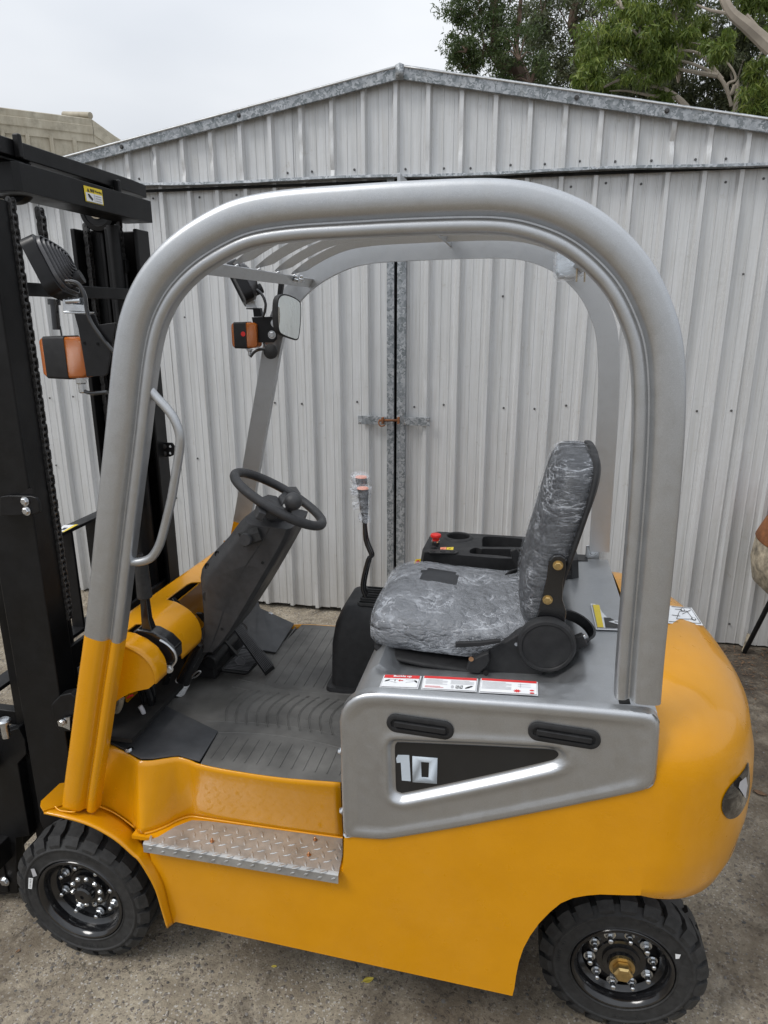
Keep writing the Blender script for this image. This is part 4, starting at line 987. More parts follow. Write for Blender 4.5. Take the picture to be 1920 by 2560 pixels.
mb = MB(); mb.box((-.90, 1.78, .73), (.10, .22, .10)); mb.cyl((-.86, 1.66, .74), (-.86, 1.9, .74), .022); mb.cyl(P(560, 1625, Y=1.8), P(590, 1640, Y=1.8), .016); mb.build('brake_linkage', 'black_paint', FL, bevel=.006)

# ---- front cowl
y0c, y1c = YN+.078, far(YN+.085)
cp = [(P(215, 1608, Y=y0c)), P(292, 1612, Y=y0c), P(320, 1621, Y=y0c), P(345, 1634, Y=y0c), P(364, 1650, Y=y0c), P(378, 1669, Y=y0c), P(386, 1690, Y=y0c), P(388, 1710, Y=y0c)]
cpr = catmull(cp, 5)
cpl = [0]
for i in range(1, len(cpr)): cpl.append(cpl[-1]+(cpr[i]-cpr[i-1]).length)
def onprof(s):
    s = max(0, min(cpl[-1], s)); i = max(j for j in range(len(cpl)) if cpl[j] <= s+1e-9); i = min(i, len(cpr)-2); return cpr[i].lerp(cpr[i+1], (s-cpl[i])/max(1e-9, cpl[i+1]-cpl[i]))
S_ = cpl[-1]
endp = cpr[-1]; ya = P(418, 1681, X=endp.x).y; yb_ = P(452, 1645, X=endp.x).y; yc_ = P(497, 1600, X=endp.x).y+.02; yd_ = yc_+.20
def send(y):
    s = S_
    def notch(a, b, depth, r_=.018):
        if a-r_ < y < b+r_: return depth*sm((y-(a-r_*.3))/r_)*sm(((b+r_*.3)-y)/r_)
        return 0
    return S_-notch(ya, yb_, S_*.72)-notch(yc_, yd_, S_*.75, .05)
yl = sorted(set(list(np.linspace(y0c, y1c, 40))+[v+dv for v in (ya, yb_, yc_, yd_) for dv in np.linspace(-.03, .03, 25)])); yl = [y for y in yl if y0c <= y <= y1c]
dzf = -.018
G = [[Vector((onprof(send(y)*k/22).x, y, onprof(send(y)*k/22).z+dzf*(y-y0c)/(y1c-y0c))) for k in range(23)] for y in yl]
mb = MB(); mb.grid(G); cw_ = mb.build('front_cowl', 'yellow', FL, solid=.004, sharp=60)
side = [cpr[0]]+cpr[5:-1]+PL([(384, 1709), (370, 1721), (345, 1726), (322, 1733), (300, 1745), (284, 1757), (272, 1768), (250, 1780)], Y=y0c)
mb = MB(); mb.prism([p+Vector((0, .002, -.002)) for p in side], (0, .004, 0)); mb.build('cowl_side', 'yellow', FL)
mb = MB(); mb.prism([mx(p) for p in side], (0, -.004, 0)); mb.build('cowl_side', 'yellow', FL)
mb = MB(); mb.box((-1.03, YM, .77), (.012, .80, .24)); mb.box((-.99, YM, .70), (.16, .8, .012)); mb.build('bulkhead', 'void_black', FL)
# yellow bulkhead visible under the cowl
mb = MB(); mb.box((-1.015, YM+.05, .77), (.006, .60, .2)); mb.build('inner_bulkhead', 'yellow', FL)
# parking brake lever
hb_ = [(P(344, 1585, Y=1.46)), P(366, 1592, Y=1.46), P(405, 1640, Y=1.46), P(447, 1632, Y=1.46)]
yh = (ya+yb_)/2
bx = [P(340, 1573, Y=yh), P(352, 1565, Y=yh), P(392, 1572, Y=yh), P(425, 1590, Y=yh), P(447, 1612, Y=yh), P(448, 1640, Y=yh), P(425, 1668, Y=yh), P(400, 1655, Y=yh), P(385, 1620, Y=yh), P(350, 1600, Y=yh)]
mb = MB(); mb.prism([p+Vector((0, -.020, 0)) for p in bx], (0, .040, 0)); pb = mb.build('parking_brake', 'black_gloss', FL, bevel=.005)
mb = MB(); arc = catmull([P(u, v, Y=yh-.022) for u, v in [(400, 1600), (420, 1612), (436, 1630), (440, 1650), (428, 1668)]], 4); mb.tube(arc, .0035, 6); mb.build('brake_quadrant', 'zinc', pb)
mb = MB(); mb.bolt(P(422, 1672, Y=yh-.024), (.3, -1, 0), .0085, .006); mb.build('bracket_bolt', 'zinc', pb)
l0, l1, l2, l3 = [P(u, v, Y=yh) for u, v in ((377, 1590), (367, 1545), (362, 1492), (352, 1400))]
mb = MB(); 
def rect_loft(cs, ws, ds): 
    rings = []
    for c, w__, d__ in zip(cs, ws, ds): rings.append([c+Vector((-w__, -d__, 0)), c+Vector((w__, -d__, 0)), c+Vector((w__, d__, 0)), c+Vector((-w__, d__, 0))])
    mb.loft(rings, True, True)
rect_loft([l0, l1, l2], [.016, .011, .009], [.014, .010, .009]); lv = mb.build('brake_lever', 'black_gloss', pb, bevel=.003)
mb = MB(); mb.tube([l2+(l2-l3)*.02, l2.lerp(l3, .35), l3], [.0185, .0175, .0155], 20); mb.build('brake_grip', 'rubber', pb, bevel=.003)
lt_ = P(349, 1384, Y=yh); mb = MB(); mb.cyl(l3, lt_, .0075, .0085, 6); mb.build('grip_stud', 'black_gloss', pb)

# ---- steering column cover
cs1 = [((599, 1301), (728, 1322)), ((583, 1318), (722, 1340)), ((558, 1352), (712, 1362)), ((520, 1392), (680, 1420)), ((492, 1428), (650, 1472)), ((489, 1450), (632, 1502)), ((494, 1490), (604, 1546)), ((500, 1540), (580, 1580)), ((503, 1585), (557, 1608)), ((508, 1622), (535, 1628))]
yA, yB = 1.575, 1.755
rings = []
for (l_, r_) in cs1:
    a = P(*l_, Y=yA+.02); b = P(*r_, Y=yA+.01); ring = []
    for wv, yv in ((0, .34), (.03, .22), (.20, .03), (.27, 0), (.62, 0), (.64, .012), (.93, .012), (.99, .08), (1, .2), (1, .8), (.96, .95), (.82, 1), (.2, 1), (0, .66)):
        q = a.lerp(b, wv); ring.append(Vector((q.x, yA+(yB-yA)*yv, q.z)))
    rings.append(ring)
mb = MB(); mb.loft(rings, True, True); scv = mb.build('steering_column_cover', 'grey_plastic', FL, bevel=.005, segs=3)
# knob stalk on the near side
c_ = P(640, 1345, Y=yA); mb = MB()
for k in range(9): mb.box(c_+Vector((-.012+k*.002, -.006-.0018*k, .004+.0005*k)), (.058-.003*k, .003, .040-.0022*k), Matrix.Rotation(R(-20), 3, 'Y'))
mb.build('switch_boot', 'rubber', scv, bevel=.001)
p0 = P(612, 1349, Y=yA-.03); mb = MB(); mb.cyl(P(628, 1342, Y=yA), P(616, 1348, Y=yA-.028), .011, .013, 20); mb.lathe(P(617, 1348, Y=yA-.026), (P(612, 1350, Y=yA-.04)-P(622, 1346, Y=yA-.02)), [(.013, 0), (.0165, .001), (.0165, .008), (.015, .011), (.001, .011)], 24); mb.build('switch_knob', 'grey_plastic', scv)
for u, v in ((542, 1384), (517, 1415)):
    p = P(u, v, Y=yA+.030); mb = MB(); mb.lathe(p, (-.45, -1, .35), [(.0085, -.001), (.0085, .001), (.0058, .0014), (.0055, -.002), (.0005, -.002)], 18); mb.build('cover_hole', 'void_black', scv)
p = P(521, 1492, Y=yA+.006); mb = MB(); mb.cyl(p+Vector((0,.002,0)), p+Vector((0, -.003, 0)), .019, .016, 24); mb.build('ignition_boss', 'black_plastic', scv, bevel=.002)
for u, v in ((656, 1407), (555, 1573)):
    p = P(u, v, Y=yA-.0005); mb = MB(); mb.cyl(p, p+Vector((0, -.001, 0)), .004, n=12); mb.build('cover_screw', 'void_black', scv)
# column tube with printed band, seen below the cover
ca, cb = P(508, 1610, Y=1.62), P(418, 1778, Y=1.60)
mb = MB(); mb.cyl(ca, cb, .021, n=24); ct = mb.build('tilt_cylinder', 'black_gloss', FL)
c1_, c2_ = ca.lerp(cb, .55), ca.lerp(cb, .70); mb = MB(); mb.cyl(c1_, c2_, .0216, n=24); mb.build('cylinder_label', 'white_print', ct)
mb = MB(); dd = (c2_-c1_).normalized(); xf = Vector((.25, -.97, 0)); xs_ = (xf-dd*xf.dot(dd)).normalized(); ys_ = dd.cross(xs_)
for k in range(5):
    cc_ = c1_.lerp(c2_, .15+.17*k)
    for an in np.arange(-.8, .8, .12):
        if random.random() < .75:
            n1 = xs_*math.cos(an)+ys_*math.sin(an); n2 = xs_*math.cos(an+.08)+ys_*math.sin(an+.08); mb.add([cc_+n1*.0219, cc_+n2*.0219, cc_+dd*.0022+n2*.0219, cc_+dd*.0022+n1*.0219], [(0, 1, 2, 3)])
mb.build('label_print', 'grey_print', ct)
mb = MB(); mb.bolt(P(450, 1752, Y=1.6), (.6, -.6, .4), .009, .007, stud=.008); mb.build('linkage_nut', 'zinc', FL); mb = MB(); mb.tube(catmull([P(u, v, Y=1.58) for u, v in [(480, 1690), (495, 1678), (502, 1680), (490, 1692), (480, 1695)]], 4), .0022, 6); mb.build('spring_clip', 'zinc', FL)
# hoses and wires in the dark under the cowl
rnd = random.Random(3)
for k in range(8):
    a = Vector((rnd.uniform(-1.0, -.96), rnd.uniform(1.40, 1.62), .86)); b = Vector((rnd.uniform(-1.0, -.95), rnd.uniform(1.38, 1.60), .64)); c = a.lerp(b, .5)+Vector((rnd.uniform(.0, .03), rnd.uniform(-.03, .03), 0))
    mb = MB(); mb.tube(catmull([a, c, b], 6), rnd.choice((.004, .006, .009)), 8); mb.build('hose', rnd.choice(('black_gloss', 'black_plastic', 'black_gloss')), FL)
mb = MB(); mb.tube(catmull([P(u, v, Y=1.42) for u, v in [(268, 1800), (285, 1785), (297, 1768), (303, 1745)]], 5), .009, 10); mb.build('steel_pipe', 'pale_enamel', FL)
mb = MB(); mb.tube(catmull([P(u, v, Y=1.43) for u, v in [(350, 1765), (358, 1780), (360, 1795), (355, 1805)]], 4), .006, 8); mb.build('wire_sleeve', 'grey_print', FL)
mb = MB(); mb.tube(catmull([P(u, v, Y=1.42) for u, v in [(318, 1745), (325, 1740), (332, 1738)]], 4), .003, 6); mb.build('red_wire', 'red_print', FL)
for k in range(7):
    y_ = yc_+.02+k*.012; mb = MB(); mb.tube(catmull([Vector((-.96, y_, .935)), Vector((-.925, y_+.02*math.sin(k), .925-.005*k)), Vector((-.89, y_-.01, .88))], 5), .0065, 8); mb.build('hose', 'black_gloss', FL)

# ---- steering wheel
swc = Vector((-.6215, 1.66, 1.250)); th = R(30); n_ = Vector((math.sin(th), math.sin(R(10)), math.cos(th))).normalized()
a_ = n_.cross(Vector((0, 1, 0))).normalized(); b_ = n_.cross(a_)
mb = MB(); ring = [swc+(a_*math.cos(2*math.pi*k/64)+b_*math.sin(2*math.pi*k/64))*.131 for k in range(64)]
rings = []
for k in range(64):
    c = ring[k]; r_ = (c-swc).normalized(); rings.append([c+(r_*math.cos(2*math.pi*j/14)+n_*math.sin(2*math.pi*j/14))*.0125 for j in range(14)])
rings.append(rings[0]); mb.loft(rings, True, False); sw = mb.build('steering_wheel', 'grey_plastic', FL, sharp=80)
def onw(u, v, off=0): d = ray(u, v); return EYE+d*((swc-EYE).dot(n_)/d.dot(n_))+n_*off
hub = swc-n_*.022
mb = MB(); mb.lathe(hub-n_*.030, n_, [(.044, 0), (.044, .016), (.036, .020), (.030, .034)], 32, caps=True); mb.build('wheel_hub', 'grey_plastic', sw, bevel=.002)
hx = [onw(u, v, -.012) for u, v in [(650, 1250), (660, 1232), (676, 1226), (697, 1230), (712, 1245), (716, 1262), (704, 1272), (690, 1268), (676, 1262), (672, 1275), (655, 1268)]]
mb = MB(); mb.prism(hx, -n_*.022); mb.build('hub_cover', 'grey_plastic', sw, bevel=.003)
spk = [onw(u, v, -.002) for u, v in [(700, 1236), (722, 1214), (742, 1214), (754, 1232), (748, 1244), (722, 1246), (708, 1256)]]
mb = MB(); mb.prism(spk, -n_*.014); mb.build('wheel_spoke', 'grey_plastic', sw, bevel=.004)
kb0 = onw(716, 1284, -.002); kb1 = P(735, 1250, Y=kb0.y-.004); kd = n_*.9+Vector((.08, 0, 0))
mb = MB(); kd = (kb1-kb0).normalized(); mb.lathe(kb0, kd, [(.001, -.012), (.012, -.012), (.012, .004), (.0095, .014), (.0105, .020), (.0165, .026), (.0215, .034), (.0230, .043), (.0205, .053), (.014, .060), (.006, .0635), (.0005, .064)], 28); mb.build('spinner_knob', 'grey_plastic', sw, sharp=60)

# ---- lever box and levers
zt = .925
def rrect(cx_, cy_, w__, d__, r_, z, n=6):
    o = []
    for q, (sx, sy) in enumerate(((1, 1), (-1, 1), (-1, -1), (1, -1))):
        for k in range(n+1):
            t_ = math.pi/2*(q+k/n); o.append(Vector((cx_+sx*(w__-r_)+r_*math.cos(t_), cy_+sy*(d__-r_)+r_*math.sin(t_), z)))
    return o
LX = -.422; yb0, yb1 = 1.715, 1.955; ycb = (yb0+yb1)/2; dh = (yb1-yb0)/2
xl = P(829, 1650, Y=yb0+.03).x
mb = MB(); mb.loft([rrect(LX-.011, ycb, .092, dh+.012, .02, ZF+.001), rrect(LX-.011, ycb, .09, dh+.010, .02, ZF+.012), rrect(LX-.011, ycb, .080, dh, .03, ZF+.014), rrect(LX-.009, ycb, .078, dh-.002, .03, .80), rrect(LX-.006, ycb, .072, dh-.012, .03, .86), rrect(LX-.002, ycb, .062, dh-.026, .03, .895), rrect(LX, ycb, .055, dh-.04, .028, .912), rrect(LX, ycb, .048, dh-.05, .026, .917)], True, True)
lb = mb.build('lever_console', 'black_plastic', FL, sharp=45)
for k in range(4):
    y_ = 1.769+k*.036; mb = MB()
    def st2(sx, sy, z): 
        return [Vector((-.407+math.cos(t_)*sy+math.copysign(sx-sy, math.cos(t_)), y_+math.sin(t_)*sy, z)) for t_ in np.linspace(0, 2*math.pi, 20, endpoint=False)]
    mb.loft([st2(.032, .012, .917), st2(.031, .011, .924), st2(.027, .0075, .9245), st2(.027, .0075, .918)], True, True); mb.build('lever_slot_seal', 'rubber', lb, sharp=40)
for k, (dy, pts) in enumerate(((1.769, [(914, 1492), (906, 1462), (920, 1400), (928, 1388), (914, 1350), (912, 1296)]), (1.802, [(918, 1484), (911, 1460), (924, 1398), (931, 1384), (917, 1345), (909, 1285)]))):
    y_ = dy; pp = [P(u, v, Y=y_) for u, v in pts]; mb = MB(); mb.tube(catmull(pp, 4), .0062, 8); L1 = mb.build('control_lever', 'black_gloss', FL, sharp=60)
    mb = MB(); mb.cyl(pp[-1]-Vector((0, 0, .012)), pp[-1]+Vector((0, 0, .006)), .0082, n=12); mb.build('lever_nut', 'chain_steel', L1)
    tp_ = [P(907, 1222, Y=y_), P(912, 1292, Y=y_)] if k == 0 else [P(903, 1194, Y=y_), P(909, 1283, Y=y_)]
    t0_, b0_ = tp_; mb = MB(); rings = []
    for s, rx, ry in ((0, .0075, .0075), (.12, .0095, .009), (.6, .013, .011), (.9, .0165, .014), (1, .016, .013)):
        c = b0_.lerp(t0_, s); rings.append([c+Vector((math.cos(q)*rx, math.sin(q)*ry, 0)) for q in np.linspace(0, 2*math.pi, 14, endpoint=False)])
    mb.loft(rings, True, True); mb.build('lever_grip', 'black_plastic', L1, sharp=50)
    mb = MB(); mb.loft([[t0_+Vector((math.cos(q)*.017, math.sin(q)*.014, .0)) for q in np.linspace(0, 2*math.pi, 16, endpoint=False)], [t0_+Vector((math.cos(q)*.015, math.sin(q)*.012, .004)) for q in np.linspace(0, 2*math.pi, 16, endpoint=False)]], True, True); mb.build('grip_cap', 'orange_print', L1)
    mb = MB(); rr = random.Random(k+5); rings = []
    for s in np.linspace(-.16, 1.14, 14):
        c = b0_.lerp(t0_, s); base_r = .007+.014*max(0, min(1, s)) if s > 0 else (.006 if s > -.06 else .014)
        if s > 1.05: base_r = .012
        rings.append([c+Vector((math.cos(q), math.sin(q), 0))*(base_r*(1.12+.35*noise.noise(Vector((q*2.2, s*7, k*3)))))+Vector((-.010*rr.random() if s > .8 and math.cos(q) < 0 else 0, 0, .004*noise.noise(Vector((q*3, s, 7))))) for q in np.linspace(0, 2*math.pi, 18, endpoint=False)])
    mb.loft(rings, True, True)
    for j in range(5):
        q0 = b0_.lerp(t0_, rr.uniform(.5, 1.05)); mb.add([q0+Vector((-.012, -.01, 0)), q0+Vector((-.034, -.012+.01*rr.random(), -.012*rr.random())), q0+Vector((-.028, -.006, -.02)), q0+Vector((-.010, -.012, -.016))], [(0, 1, 2, 3)])
    mb.build('plastic_wrap', 'film', L1, sharp=25)

# ---- armrest console
zc = 1.02
yk0, yk1 = 1.965, 2.15; x0k = P(1064, 1395, Y=yk0).x; x1k = P(1445, 1445, Z=.965).x
con = [(-.262, 2.192), (-.285, 2.17), (-.290, 2.00), (-.28, 1.975), (-.05, 1.965), (.10, 1.985), (.17, 1.985), (.19, 2.0), (.19, 2.17), (.17, 2.192)]
ZT = 1.014
def cut(mb_, cutters, name, mat, parent, bevel=0):
    """carve real hollows into a solid, leaving no helper objects behind"""
    o = mb_.build(name, mat, None); cs = []
    for c_ in cutters:
        q = c_.build('hollow', mat, None); cs.append(q); b_ = o.modifiers.new('b', 'BOOLEAN'); b_.operation = 'DIFFERENCE'; b_.solver = 'EXACT'; b_.object = q
    dg = bpy.context.evaluated_depsgraph_get(); dg.update(); me = bpy.data.meshes.new_from_object(o.evaluated_get(dg)); o.modifiers.clear(); o.data = me
    for q in cs: bpy.data.objects.remove(q)
    me.polygons.foreach_set('use_smooth', [True]*len(me.polygons)); w__ = LOC[o.name]; link(o, w__, parent)
    b_ = o.modifiers.new('bevel', 'BEVEL'); b_.width = bevel; b_.segments = 2; b_.limit_method = 'ANGLE'; b_.angle_limit = R(40); b_.harden_normals = True
    return o
mb = MB(); mb.loft([[Vector((x*1.02, y, .938)) for x, y in con], [Vector((x*.98, y, ZT)) for x, y in con]], True, True)
cc = P(1146, 1343, Z=ZT)
k1 = MB(); k1.cyl(cc-Vector((0, 0, .05)), cc+Vector((0, 0, .02)), .036, .037, 40)
def well(pts): m_ = MB(); p = catmull([P(u, v, Z=ZT) for u, v in pts], 4, True); m_.prism([q-Vector((0, 0, .045)) for q in p], (0, 0, .07)); return m_
k2 = well([(1206, 1346), (1216, 1341), (1260, 1343), (1330, 1350), (1400, 1360), (1440, 1372), (1430, 1384), (1380, 1378), (1300, 1368), (1212, 1367), (1206, 1362)])
k3 = well([(1176, 1374), (1190, 1369), (1204, 1373), (1214, 1372), (1300, 1374), (1380, 1384), (1430, 1392), (1425, 1404), (1380, 1402), (1290, 1394), (1240, 1388), (1182, 1384), (1174, 1380)])
ck = cut(mb, [k1, k2, k3], 'armrest_console', 'black_plastic', FL, .003)
mb = MB(); mb.loft([[Vector((x*1.06-.0, 2.06+(y-2.06)*1.12, .930)) for x, y in con], [Vector((x*1.06, 2.06+(y-2.06)*1.12, .938)) for x, y in con]], True, True); mb.build('console_base', 'black_plastic', ck, bevel=.003)
mb = MB(); mb.lathe(cc, (0, 0, 1), [(.0372, -.002), (.0372, .004), (.040, .006), (.046, .004), (.049, .0)], 40); mb.build('cup_holder_rim', 'black_plastic', ck, sharp=60)
eb = P(1089, 1362, Z=1.018); mb = MB(); mb.cyl(eb, eb+Vector((0, 0, .010)), .0125, n=24); mb.cyl(eb+Vector((0, 0, .010)), eb+Vector((0, 0, .015)), .0130, n=24, m=1); em = mb.build('stop_switch_base', ['black_plastic', 'zinc'], ck)
mb = MB(); mb.lathe(eb+Vector((0, 0, .015)), (0, 0, 1), [(.010, 0), (.0115, .002), (.0105, .009), (.0165, .012), (.0172, .016), (.0160, .020), (.010, .0225), (.0005, .023)], 28); mb.build('emergency_stop_button', 'red_plastic', em, sharp=50)
pd = [P(u, v, Z=1.0165) for u, v in [(1068, 1378), (1085, 1384), (1140, 1376), (1148, 1383), (1140, 1390), (1068, 1387)]]
pd = [P(u, v, Z=1.0165) for u, v in [(1072, 1374), (1140, 1377), (1147, 1381), (1140, 1385), (1075, 1384), (1066, 1380)]]
mb = MB(); mb.prism(pd, (0, 0, .003)); mb.build('button_pad', 'rubber', ck, bevel=.001)
for u, v in ((1084, 1369), (1082, 1380), (1107, 1380), (1131, 1380)):
    p = P(u, v, Z=1.018); mb = MB(); mb.cyl(p, p+Vector((0, 0, .0035)), .0085, .0075, 16); mb.build('push_button', 'black_plastic', ck)
for u0, u1, m_ in ((1101, 1116, 'orange_print'), (1117, 1134, 'yellow_print')):
    s_ = Sticker([P(u0, 1369, Z=1.018), P(u1, 1368, Z=1.018), P(u1-1, 1375, Z=1.018), P(u0-1, 1376, Z=1.018)]); s_.rect(0, 0, 1, 1, m_, 0); s_.line(.3, .3, .7, .7, .06, 'red_print' if m_[0] == 'o' else 'black_print', 1); s_.build('switch_label', ck)
s_ = Sticker([P(1040, 1398, Z=.955), P(1056, 1397, Z=.975), P(1049, 1414, Z=.94), P(1031, 1415, Z=.935)]); s_.rect(0, 0, 1, 1, 'yellow_print', 0); s_.disc(.5, .55, .25, .28, 'red_print', 1); s_.rect(.1, .1, .9, .25, 'black_print', 1); s_.build('warning_label', ck)

# ---- seat
seat = thing('s', (-.13, 1.72, .93), 'x', 'x'); bpy.data.objects.remove(seat)
def cushion(secs, n=40, e=3.2):
    """secs: list of (centre, half width vector, half height vector)"""
    rings = []
    for c, a, b in secs:
        ring = []
        for k in range(n):
            t_ = 2*math.pi*k/n; cc_, ss = math.cos(t_), math.sin(t_)
            ring.append(Vector(c)+Vector(a)*math.copysign(abs(cc_)**(2/e), cc_)+Vector(b)*math.copysign(abs(ss)**(2/e), ss))
        rings.append(ring)
    return rings
ysc = 1.710; hw = .215; KW = hw/.232
def seat_secs(g=0.):
    s = []
    for x, zb_, zt_, w__ in ((-.352, .955, .965, .10), (-.349, .935, .990, .165), (-.342, .918, 1.004, .195), (-.325, .908, 1.015, .212), (-.30, .903, 1.022, .222), (-.25, .901, 1.024, .228), (-.18, .900, 1.018, .230), (-.10, .900, 1.012, .231), (-.02, .900, 1.012, .228), (.03, .902, 1.018, .222), (.055, .915, 1.010, .20), (.065, .94, .985, .15)):
        s.append(((x-(g if x < -.3 else 0)*.8, ysc, (zb_+zt_)/2), (0, w__*KW+g, 0), (0, 0, (zt_-zb_)/2+g)))
    return s
mb = MB(); mb.loft(cushion(seat_secs(), e=3.6), True, True); sc_ = mb.build('seat_cushion', 'seat_vinyl', FL, sharp=80, subsurf=1)
# side bolster dish of the cushion is given by its film relief
mb = MB(); rings = cushion(seat_secs(.0045), 72, 3.4); R2 = []
for i in range(len(rings)-1):
    for s in (0, .125, .25, .375, .5, .625, .75, .875): R2.append([rings[i][k].lerp(rings[i+1][k], s) for k in range(72)])
R2.append(rings[-1]); cen = Vector((-.15, ysc, .965))
for r_ in R2:
    for k, q in enumerate(r_):
        n1 = noise.noise(Vector((q.x*14, q.y*9, q.z*14))); n2 = 1-abs(noise.noise(Vector((q.x*30+n1*3, q.y*18, q.z*34))))*2
        dish = -.010*math.exp(-((q.x+.12)/.12)**2-((q.y-ysc)/.12)**2) if q.z > .98 else 0
        q += Vector((0, (-1 if q.y < ysc else 1)*(.001*n2+.002*n1) if abs(q.y-ysc) > .19 else 0, (.0018*n2+.003*n1) if q.z > .99 else 0))
hole = P(1098, 1444, Z=1.02)
mb.loft(R2, True, False)
keep = []
for fi_, f in enumerate(mb.f):
    c = sum((Vector(mb.v[i]) for i in f), Vector())/len(f)
    keep.append(not ((c.z < .925) or (c.z > .98 and ((c.x-hole.x)/.055)**2+((c.y-hole.y)/.055)**2 < 1)))
mb.f = [f for f, k in zip(mb.f, keep) if k]; mb.mi = [0]*len(mb.f)
mb.build('seat_film', 'film', sc_, sharp=40)
mb = MB(); rings = cushion([((x, ysc, z), (0, w__, 0), (0, 0, .012)) for x, z, w__ in ((-.345, .918, .13), (-.335, .912, .19), (-.30, .906, .222), (-.2, .900, .232), (-.1, .896, .235), (.0, .896, .235), (.04, .90, .22))], 40, 3); mb.loft(rings, True, True); mb.build('seat_pan', 'black_plastic', FL, sharp=60)
# backrest
def back_secs(g=0., off=0., th_=None):
    s = []
    for z, xf_, t__, w__ in ((.985, .030, .045, .17), (.995, .022, .075, .205), (1.02, .014, .095, .222), (1.08, .014, .105, .228), (1.15, .022, .108, .228), (1.22, .038, .112, .224), (1.28, .050, .116, .220), (1.33, .060, .120, .212), (1.37, .068, .120, .200), (1.40, .076, .114, .182), (1.42, .086, .098, .155), (1.432, .102, .062, .105)):
        tt = th_ or t__; c = (xf_+tt/2+off, ysc, z)
        c = (c[0], c[1], .985+(z-.985)*.945); s.append((c, (0, w__*KW+g, 0), (tt/2+g, 0, 0)))
    return s
mb = MB(); mb.loft(cushion(back_secs(), 40, 2.9), True, True); bk = mb.build('seat_backrest', 'seat_vinyl', FL, sharp=80, subsurf=1)
rings = cushion(back_secs(.004), 72, 2.8); R2 = []
for i in range(len(rings)-1):
    for s in (0, .25, .5, .75): R2.append([rings[i][k].lerp(rings[i+1][k], s) for k in range(72)])
R2.append(rings[-1]); R2.append([rings[-1][0].lerp(q, .3)*.5+sum(rings[-1], Vector())/72*.5 for q in rings[-1]])
for r_ in R2:
    for q in r_:
        n1 = noise.noise(Vector((q.x*10, q.y*12, q.z*12))); n2 = 1-abs(noise.noise(Vector((q.x*26+q.z*30+n1*3, q.y*20, q.z*30))))*2
        q += Vector((-.0016*n2-.001, (-1 if q.y < ysc else 1)*.0018*n2, 0))
mb = MB(); mb.loft(R2, True, False); mb.f = [f for f in mb.f if (sum((Vector(mb.v[i]) for i in f), Vector())/len(f)).x < .105+(mb.v[f[0]][2]-1.0)*.18]; mb.mi = [0]*len(mb.f)
mb.build('backrest_film', 'film_thin', bk, sharp=40)
mb = MB(); sh = [((c[0]+.034, c[1], c[2]), (0, a[1]+.004, 0), (.012, 0, 0)) for c, a, b in back_secs()]; mb.loft(cushion(sh, 40, 3.2), True, True); mb.build('backrest_shell', 'black_plastic', bk, sharp=60)
# side bracket between backrest and recliner
yk = ysc-hw-.010
brk = [(1340, 1548), (1352, 1505), (1366, 1450), (1372, 1402), (1384, 1390), (1402, 1388), (1414, 1396), (1416, 1420), (1408, 1455), (1406, 1500), (1416, 1530), (1414, 1560), (1400, 1590), (1350, 1590)]
mb = MB(); mb.prism([P(u, v, Y=yk) for u, v in brk], (0, .014, 0)); br = mb.build('backrest_bracket', 'black_gloss', FL, bevel=.004, segs=3)
for u, v in ((1395, 1413), (1369, 1499)):
    mb = MB(); mb.bolt(P(u, v, Y=yk), (0, -1, 0), .0085, .007); mb.build('bracket_bolt', 'brass_zinc', br)
arm = [(1170, 1668), (1200, 1640), (1235, 1620), (1262, 1605), (1300, 1582), (1345, 1575), (1420, 1590), (1425, 1640), (1395, 1668), (1370, 1682), (1345, 1690), (1250, 1690), (1180, 1684)]
mb = MB(); mb.prism([P(u, v, Y=yk-.004) for u, v in arm], (0, .035, 0)); ar = mb.build('recliner_housing', 'black_plastic', FL, bevel=.005, segs=3)
lev = [(1165, 1671), (1172, 1655), (1200, 1640), (1222, 1632), (1226, 1650), (1218, 1668), (1196, 1686), (1172, 1682)]
mb = MB(); mb.prism([P(u, v, Y=yk-.022) for u, v in lev], (0, .02, 0)); mb.build('recliner_lever', 'black_plastic', ar, bevel=.004)
mb = MB(); mb.prism([P(u, v, Y=yk-.018) for u, v in [(1138, 1620), (1196, 1617), (1250, 1608), (1252, 1600), (1200, 1606), (1138, 1608)]], (0, .012, 0)); mb.build('adjuster_bar', 'black_plastic', ar, bevel=.002)
dc = P(1366, 1610, Y=yk-.012); mb = MB(); mb.lathe(dc, (0, -1, 0), [(.066, -.008), (.066, .010), (.062, .016), (.056, .0175), (.054, .015), (.03, .019), (.0005, .020)], 48); mb.build('recliner_cover', 'black_plastic', ar, sharp=40)
for u, v, r_, mt in ((1291, 1610, .0045, 'zinc'), (1178, 1647, .006, 'copper_zinc'), (1215, 1682, .0065, 'void_black')):
    p = P(u, v, Y=yk-.006 if mt == 'zinc' else yk-.024); mb = MB(); mb.cyl(p, p+Vector((0, -.002, 0)), r_, n=14); mb.build('housing_pin', mt, ar)
# far bracket, belt and buckle
mb = MB(); mb.prism([P(u, v, Y=ysc+hw+.012) for u, v in [(1275, 1378), (1290, 1372), (1312, 1400), (1312, 1440), (1290, 1425), (1280, 1400)]], (0, .02, 0)); mb.build('belt_buckle', 'black_plastic', FL, bevel=.004)
mb = MB(); bl = catmull([P(1262, 1437, Z=1.02), P(1280, 1425, Z=1.035), P(1300, 1428, Z=1.03), P(1312, 1465, Z=1.01)], 5); mb.grid([[p, p+Vector((.03, .012, .004))] for p in bl]); mb.build('seat_belt', 'black_plastic', FL, solid=.003)
mb = MB(); mb.cyl(P(1420, 1612, Y=yk+.02), P(1452, 1600, Y=yk+.03), .013, n=14); mb.box(P(1440, 1606, Y=yk+.02), (.045, .02, .03), Matrix.Rotation(R(-30), 3, 'Y')); mb.build('belt_retractor', 'black_plastic', FL, bevel=.003)
